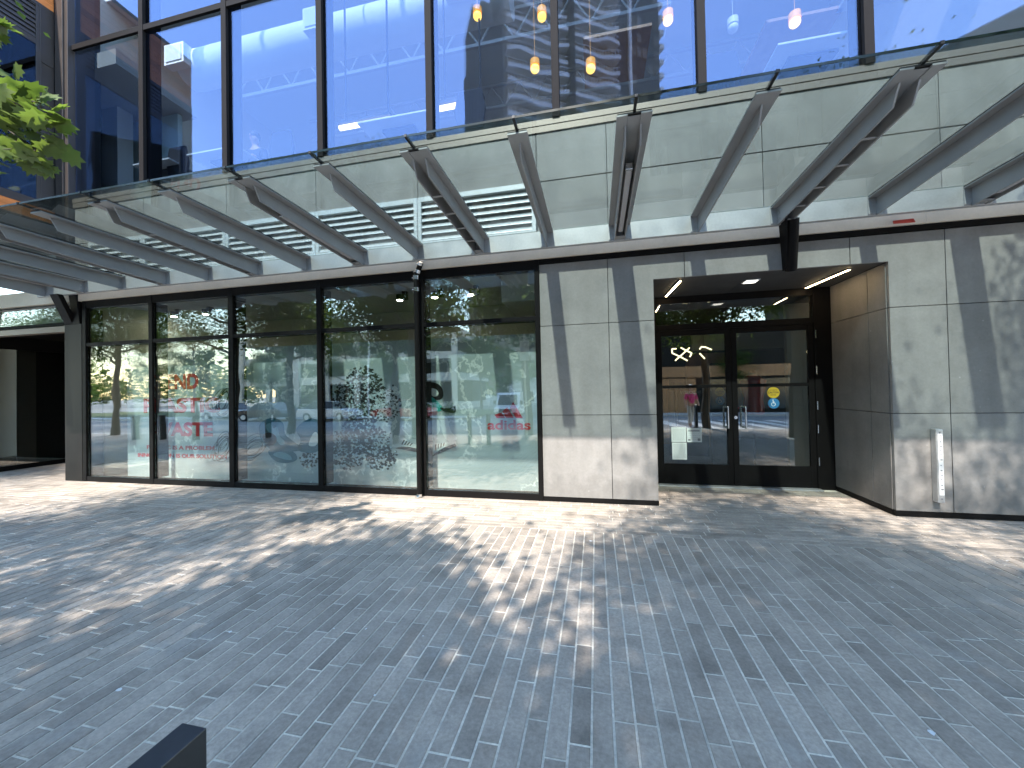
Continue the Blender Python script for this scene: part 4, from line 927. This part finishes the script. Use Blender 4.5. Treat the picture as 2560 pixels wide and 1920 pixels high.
bo = br.build('branch', M['bark'], None, smooth=60); bo.parent = T2; bo.matrix_parent_inverse = Matrix.Translation(T2.location).inverted()
lm = leaves_mesh('foliage', cs, .118, M['maple'], 4, 'maple'); link('foliage', lm, bo)
# ------------------------------------------------------------------ street things seen in the glass
def wheel(x,y,z,r,parent):
    b = MB(); b.tube((x,y-.1,z),(x,y+.1,z),r,n=22); w = b.build('wheel', M['tyre'], parent, smooth=40)
    b = MB(); b.tube((x,y-.11,z),(x,y+.11,z),r*.62,n=16); b.build('rim', M['alum'], w, smooth=40)
def car(label, loc, rz, paint, L=4.5, Hh=1.46, kind='sedan'):
    o = empty('parked_car', label, 'car', loc, rz)
    h = L/2; wd=.88
    b = MB(); pr = [(-h,.32),(-h+.03,.72),(-h+.5,.86),(-.95,.92),(1.25,.95),(h-.1,.90),(h,.6),(h-.02,.30)]
    b.prism(pr[::-1],1,-wd,wd); b.build('body', M[paint], o, bevel=.06)
    b = MB(); cab = [(-1.05,.93),(-.35,Hh-.03),(.15,Hh),(.95,Hh-.02),(1.75,.96)]
    b.hexa([(cab[0][0],-.8,.93),(cab[4][0],-.8,.93),(cab[4][0],.8,.93),(cab[0][0],.8,.93)],[(cab[1][0],-.62,Hh),(cab[3][0],-.62,Hh),(cab[3][0],.62,Hh),(cab[1][0],.62,Hh)]); b.build('windows' if False else 'glasshouse', M['carglass'], o, bevel=.03)
    b = MB(); b.box(-.36,.97,-.63,.63,Hh,Hh+.03); b.build('roof', M[paint], o, bevel=.02)
    for sx in (-1.35,1.35):
        for sy in (-.8,.8): wheel(sx,sy,.32,.32,o)
    for sy in (-.6,.6): b = MB(); b.box(-h-.01,-h+.06,sy-.2,sy+.2,.6,.74); b.build('headlight', M['headlamp'], o, bevel=.02)
    return o
car('white parked car with dark windows at the left across the street', (-31.5,-17.,gz(-17)+.02), .05, 'carwhite')
car('black parked car beside the white one across the street', (-25.5,-15.,gz(-15)+.02), .03, 'carblack')
car('long low white car parked before the hedge across the street', (-19.8,-15.,gz(-15)+.02), math.pi, 'carwhite')
car('red parked car beyond the long white car across the street', (-13.6,-15.,gz(-15)+.02), .0, 'carred')
def van():
    o = empty('van', 'white van driving up the side road towards the building', 'van', (-7.15,-19.5,gz(-19.5)-.18), 0)
    b = MB(); pr = [(0,.35),(0,.95),(.75,1.12),(1.25,2.0),(1.5,2.12),(5.2,2.15),(5.3,.35)]
    b.prism([(-p[0],p[1]) for p in pr],0,-.97,.97); b.build('body', M['carwhite'], o, bevel=.08)
    b = MB(); b.hexa([(-.82,-.745,1.16),(.82,-.745,1.16),(.74,-1.225,1.94),(-.74,-1.225,1.94)],[(-.82,-.715,1.16),(.82,-.715,1.16),(.74,-1.195,1.94),(-.74,-1.195,1.94)]); b.build('windscreen', M['carglass'], o)
    b = MB(); b.box(-.5,.5,-.001,.03,.62,.86); b.box(-.95,.95,-.001,.05,.36,.58); b.build('grille', M['ink'], o)
    for s in (-.72,.72): b = MB(); b.box(s-.16,s+.16,-.01,.03,.72,.92); b.build('headlight', M['headlamp'], o, bevel=.02)
    for s in (-1.12,1.12): b = MB(); b.box(s-.1,s+.1,-.9,-.8,1.2,1.5); b.build('mirror', M['ink'], o, bevel=.02)
    for y in (-.95,-4.2):
        for s in (-.86,.86):
            b = MB(); b.tube((s-.11,y,.34),(s+.11,y,.34),.34,n=20); b.build('wheel', M['tyre'], o, smooth=40)
    b = MB(); b.box(-.26,.26,.051,.06,.44,.55); b.build('plate', M['paper'], o)
van()
hy = empty('fire_hydrant','red fire hydrant on the far pavement','hydrant',(9.5,-16.6,gz(-16.6)+.13))
b = MB(); b.lathe([(.17,0),(.17,.05),(.11,.07),(.11,.5),(.14,.52),(.14,.56),(.11,.6),(.06,.7),(.03,.74)],(0,0,0),16); b.build('body', M['red'], hy, smooth=40)
for d in ((1,0),(-1,0),(0,1)): b = MB(); b.tube((d[0]*.08,d[1]*.08,.42),(d[0]*.2,d[1]*.2,.42),.055,n=10); b.build('nozzle', M['red'], hy, smooth=40)
for k,(x,y,h) in enumerate(((-2.1,-1.0,3.2),(-17.5,-16.5,7.5),(-1.2,-17.,6.5))):
    b = MB(); b.tube((0,0,-.1),(0,0,h),.035 if k==0 else .07,n=10); o = tag(b.build('sign_post' if k==0 else 'street_lamp', M['alum'], smooth=40), ['thin grey sign post at the near kerb','tall street lamp before the parking garage','street lamp at the corner of the side road'][k], 'post' if k==0 else 'lamp post'); o.location = (x,y,gz(y))
    b = MB()
    if k==0: b.box(-.15,.15,.04,.05,2.4,3.0)
    else: b.tube((0,0,h-.1),(1.6,0,h+.1),.04,n=8); b.box(1.2,1.9,-.12,.12,h+.05,h+.16)
    b.build('plate' if k==0 else 'lamp_head', M['white'] if k==0 else M['alum'], o)
# parking garage, cream tower, grid tower, side buildings
G = empty('parking_garage','long pale concrete parking garage with open decks across the street','building',(-34,-36,-1))
b = MB()
for k in range(4): b.box(-17,17,-14,0,.0+k*2.9+.9 if k else 0,k*2.9+1.9 if k else .9)
b.build('deck', M['garage'], G)
for k in range(8): b = MB(); b.box(-17+k*4.72,-16.2+k*4.72,.02,.35,0,10.6); b.build('pier', M['garage'], G)
b = MB(); b.box(-16.8,16.8,-13,-6,0,10.4); b.build('shadowed_core' if False else 'core', M['paneldark'], G)
C_ = empty('cream_tower','cream apartment tower with a hipped roof rising behind the trees','building',(-66,-66,-1))
b = MB(); b.box(-6,6,-12,0,0,19); b.build('wall', M['cream'], C_)
b = MB(); b.add([(-6.6,.6,19),(6.6,.6,19),(6.6,-12.6,19),(-6.6,-12.6,19),(-2,-6,22.5),(2,-6,22.5)],[(0,1,5,4),(1,2,5),(2,3,4,5),(3,0,4),(3,2,1,0)]); b.build('roof', M['garage'], C_)
for f in range(6):
    for q in range(3): b = MB(); b.box(-4.6+q*3.4,-2.6+q*3.4,.01,.06,2+f*2.9,3.7+f*2.9); b.build('window', M['towerglass'], C_)
D_ = empty('office_block','white office block with a regular grid of bands behind the trees','building',(-56,-68,-1))
b = MB(); b.box(-4.,4.,-10,0,0,16); b.build('wall', M['towerglass'], D_)
b = MB()
for f in range(9): b.box(-4.1,4.1,-10,.25,1.2+f*1.8,1.75+f*1.8)
for q in range(3): b.box(-4.1+q*3.9,-3.7+q*3.9,-10,.22,0,16)
b.build('frame', M['towerwhite'], D_)
E_ = empty('arena_building','dark grey building with a sloping roofline at the right across the street','building',(52,-46,-1))
b = MB(); b.prism([(-22,0),(26,0),(26,56),(8,50),(-2,46.5),(-8,44),(-12,42),(-15,38),(-18,32),(-22,20)],1,-18,0); b.build('wall', M['slat'], E_)
for f in range(9):
    for q in range(6): b = MB(); b.box(-12+q*6,-8+q*6,.01,.08,2+f*4,4.4+f*4); b.build('window', M['towerglass'], E_) if f < 8-abs(q-3) else None
S_ = empty('brick_shop','dark fronted shop with timber cladding facing the crosswalk','building',(14,-21,gz(-21)))
b = MB(); b.box(-12,14,-9,0,0,7.2); b.build('wall', M['paneldark'], S_)
b = MB(); b.box(-11.5,2,.01,.12,3.0,3.9); b.box(-11.5,-6,.005,.10,0,2.9); b.build('timber_front', M['timber'], S_)
for q in range(4): b = MB(); b.box(-5.5+q*4.2,-2.2+q*4.2,.01,.08,.4,2.8); b.build('window', M['towerglass'], S_)
H_ = empty('white_house','low white house with a gabled roof at the end of the side road','building',(-11.5,-58,-1))
b = MB(); b.box(-4,4,-6,0,0,2.6); b.build('wall', M['towerwhite'], H_)
b = MB(); b.prism([(-4.6,2.6),(4.6,2.6),(0,4.8)],1,-6.3,.4); b.build('roof', M['garage'], H_)
for q in range(3): b = MB(); b.box(-3+q*2.4,-2+q*2.4,.01,.06,.4,2.); b.build('door' if q==1 else 'window', M['towerglass'], H_)
# residential tower with wavy white balconies (fills the middle of the upper glass)
TW = empty('balcony_tower','tall residential tower with wavy white balconies standing across the street','tower',(-35.3,-150.,-1),R(-28.7)); TW.scale=(2.47,2.47,2.47)
fh = 2.82
# made-up roof steps, rising away from the street so sunlight clears them
SEC = ((0,5.6,25),(5.6,11.9,26),(11.9,24.9,27),(24.9,31.7,30))
b = MB()
for x0,x1,nf in SEC: b.box(x0+.001,x1-.001,-8,0,0,nf*fh-.2)
for y0,y1,nf in ((-18,-8.001,28),(-28,-18.001,31),(-38,-28.001,34)): b.box(0,31.7,y0,y1,0,nf*fh-.2)
b.build('core', M['towerglass'], TW)
b = MB()
for k in range(60):
    y = -37.5+k*.62; nf = 25 if y>-8 else 28 if y>-18 else 31 if y>-28 else 34
    b.box(-.25,-.02,y,y+.25,0,nf*fh-.2,0,rnd.uniform(.6,1.5))
b.box(-.2,.3,-.3,.1,0,25*fh-.2,0,2.2); b.build('slat_screen', M['slat'], TW)
b = MB(); b.box(11.3,12.3,-.2,2.2,0,27*fh-.5); b.build('party_wall', M['slat'], TW)
b = MB(); b.box(24.7,25.3,.01,.6,0,29.5*fh); b.build('white_fin', M['towerwhite'], TW)
b = MB()
for f in range(30):
    for q in range(5):
        if rnd.random() < .55: x=25.6+q*1.2; b.box(x,x+1.0,.01,.12,f*fh+.4,f*fh+2.2,0,rnd.uniform(.7,2.5))
b.build('cladding', M['slat'], TW)
b = MB()
for f in range(27):
    for x0,x1 in ((.3,11.0),(12.6,21.6)):
        for q in range(5):
            w = (x1-x0)/5; b.box(x0+q*w+.1,x0+q*w+w-.1,.02,.05,f*fh+.35,f*fh+fh-.25,0,1)
b.build('glazing', M['towerbay'], TW)
def balcony(x0,x1,ph,amp):
    n = 18; out=[]
    for i in range(n+1):
        t=i/n; out.append((x0+(x1-x0)*t, 1.55+amp*math.sin(t*6.0+ph)+.18*math.sin(t*11+ph*2)))
    sl = MB(); pts = [(x0,.06)]+out+[(x1,.06)]; sl.prism(pts[::-1],2,-.12,.10,0)
    gd = MB(); lo_,hi_,rl = -.16,.55,1.35
    for p,q in zip(out,out[1:]):
        gd.hexa([(p[0],p[1]+.002,lo_),(q[0],q[1]+.002,lo_),(q[0],q[1]+.05,lo_),(p[0],p[1]+.05,lo_)],[(p[0],p[1]+.002,hi_),(q[0],q[1]+.002,hi_),(q[0],q[1]+.05,hi_),(p[0],p[1]+.05,hi_)],0)
        gd.tube((p[0],p[1]+.02,rl),(q[0],q[1]+.02,rl),.055,n=5,cap=False)
        gd.tube((p[0],p[1]+.02,.5),(p[0],p[1]+.02,rl),.045,n=5,cap=False)
    return sl,gd
va=[]
for k in range(3):
    for (x0,x1) in ((.2,11.2),(12.4,21.8)):
        sl,gd = balcony(x0,x1,k*1.1+(.7 if x0>5 else 0),.36); va.append((x0,sl,gd))
protos=[]
for f in range(4,27):
    for c_ in range(2):
        if c_ == 0 and f > 24: continue
        key=(f%3)*2+c_
        if key not in [p[0] for p in protos]:
            x0,sl,gd = va[key]
            s_ = sl.build('balcony', [M['towerslab']], TW); g_ = gd.build('railing', [M['towerwhite']], s_); protos.append((key,s_,g_)); s_.location=(0,0,f*fh+.1)
        else:
            s0,g0 = [p[1:] for p in protos if p[0]==key][0]; s_ = s0.copy(); COL.objects.link(s_); s_.parent = TW; s_.location=(0,0,f*fh+.1)
            g_ = g0.copy(); COL.objects.link(g_); g_.parent = s_
for f in range(6,30): b = MB(); b.box(31.71,32.6,-2.5,.3,f*fh+.1,f*fh+.9); b.build('side_balcony', M['towerwhite'], TW)
# far wood closing the end of the street
wc = []; r5 = np.random.default_rng(12)
for k in range(46):
    x,y,h = r5.uniform(-210,-40),r5.uniform(-75,-40),r5.uniform(6,12)
    for _ in range(260):
        d_ = r5.normal(0,1,3); d_ /= np.linalg.norm(d_); q_ = r5.uniform(.55,1.)
        wc.append((x+d_[0]*4.2*q_,y+d_[1]*4.2*q_,-1+h*.55+d_[2]*h*.5*q_))
wo = link('far_woods', leaves_mesh('far_woods', wc, 1.0, M['leaf'], 8)); wo['kind']='stuff'
wc = []
for k in range(30):
    x,y,h = r5.uniform(-22,60),r5.uniform(-110,-62),r5.uniform(6,11)
    for _ in range(220):
        d_ = r5.normal(0,1,3); d_ /= np.linalg.norm(d_); q_ = r5.uniform(.55,1.)
        wc.append((x+d_[0]*4.2*q_,y+d_[1]*4.2*q_,-1+h*.55+d_[2]*h*.5*q_))
wo = link('far_woods', leaves_mesh('far_woods', wc, 1.0, M['leaf'], 18)); wo['kind']='stuff'
# hedge and shrubs behind the parked cars
hc = []; r4 = np.random.default_rng(9)
for _ in range(5000): hc.append((r4.uniform(-38,-12),-20.6+r4.normal(0,.45),gz(-20.6)+.1+abs(r4.normal(0,.42))+.2))
ho = link('hedge', leaves_mesh('hedge', hc, .22, M['leaf'], 31)); tag(ho,'low green hedge behind the parked cars across the street','hedge')
# ------------------------------------------------------------------ light, sky, camera
EL = math.atan2(1.2, math.hypot(.104,1)); AZ = math.pi+.104
w = bpy.data.worlds.new('World'); scn.world = w; w.use_nodes = True; nt = w.node_tree
bg = nt.nodes['Background']; sk = nt.nodes.new('ShaderNodeTexSky'); sk.sky_type='NISHITA'; sk.sun_disc=False
sk.sun_elevation = EL; sk.sun_rotation = AZ; sk.air_density=1.6; sk.dust_density=.05; sk.ozone_density=3.5; sk.altitude=50
nt.links.new(sk.outputs[0], bg.inputs[0]); bg.inputs[1].default_value = .15
sl = bpy.data.lights.new('sun','SUN'); sl.energy = 2.0; sl.angle = R(.85); sl.color=(1,.95,.88)
so = bpy.data.objects.new('sun', sl); COL.objects.link(so); d = Vector((.104,1,-1.2)).normalized(); so.rotation_euler = d.to_track_quat('-Z','Y').to_euler(); so.location=(-2,-20,30)
cam = bpy.data.cameras.new('camera'); co = bpy.data.objects.new('camera', cam); COL.objects.link(co); scn.camera = co
cam.sensor_width = 36; cam.sensor_fit='HORIZONTAL'; cam.lens = 36*960/2560; cam.clip_end = 2000; cam.clip_start=.05
p,r,y = R(.7288),R(-1.132),R(12.279)
fwd = Vector((-math.sin(y),math.cos(y),0)); rt_ = Vector((math.cos(y),math.sin(y),0)); up=Vector((0,0,1))
f2 = fwd*math.cos(p)+up*math.sin(p); u2 = up*math.cos(p)-fwd*math.sin(p)
r3 = rt_*math.cos(r)+u2*math.sin(r); u3 = -rt_*math.sin(r)+u2*math.cos(r)
mw = Matrix.Identity(4)
for i in range(3): mw[i][0]=r3[i]; mw[i][1]=u3[i]; mw[i][2]=-f2[i]
mw.translation = (0,0,1.55); co.matrix_world = mw
v = scn.view_settings; v.view_transform='Standard'; v.look='None'; v.gamma=1; v.exposure = 2.55; v.use_curve_mapping=False
c = scn.cycles; c.max_bounces=10; c.transparent_max_bounces=24; c.glossy_bounces=5; c.diffuse_bounces=4; c.transmission_bounces=6; c.caustics_reflective=False; c.caustics_refractive=False
c.sample_clamp_indirect=6; c.use_denoising=True
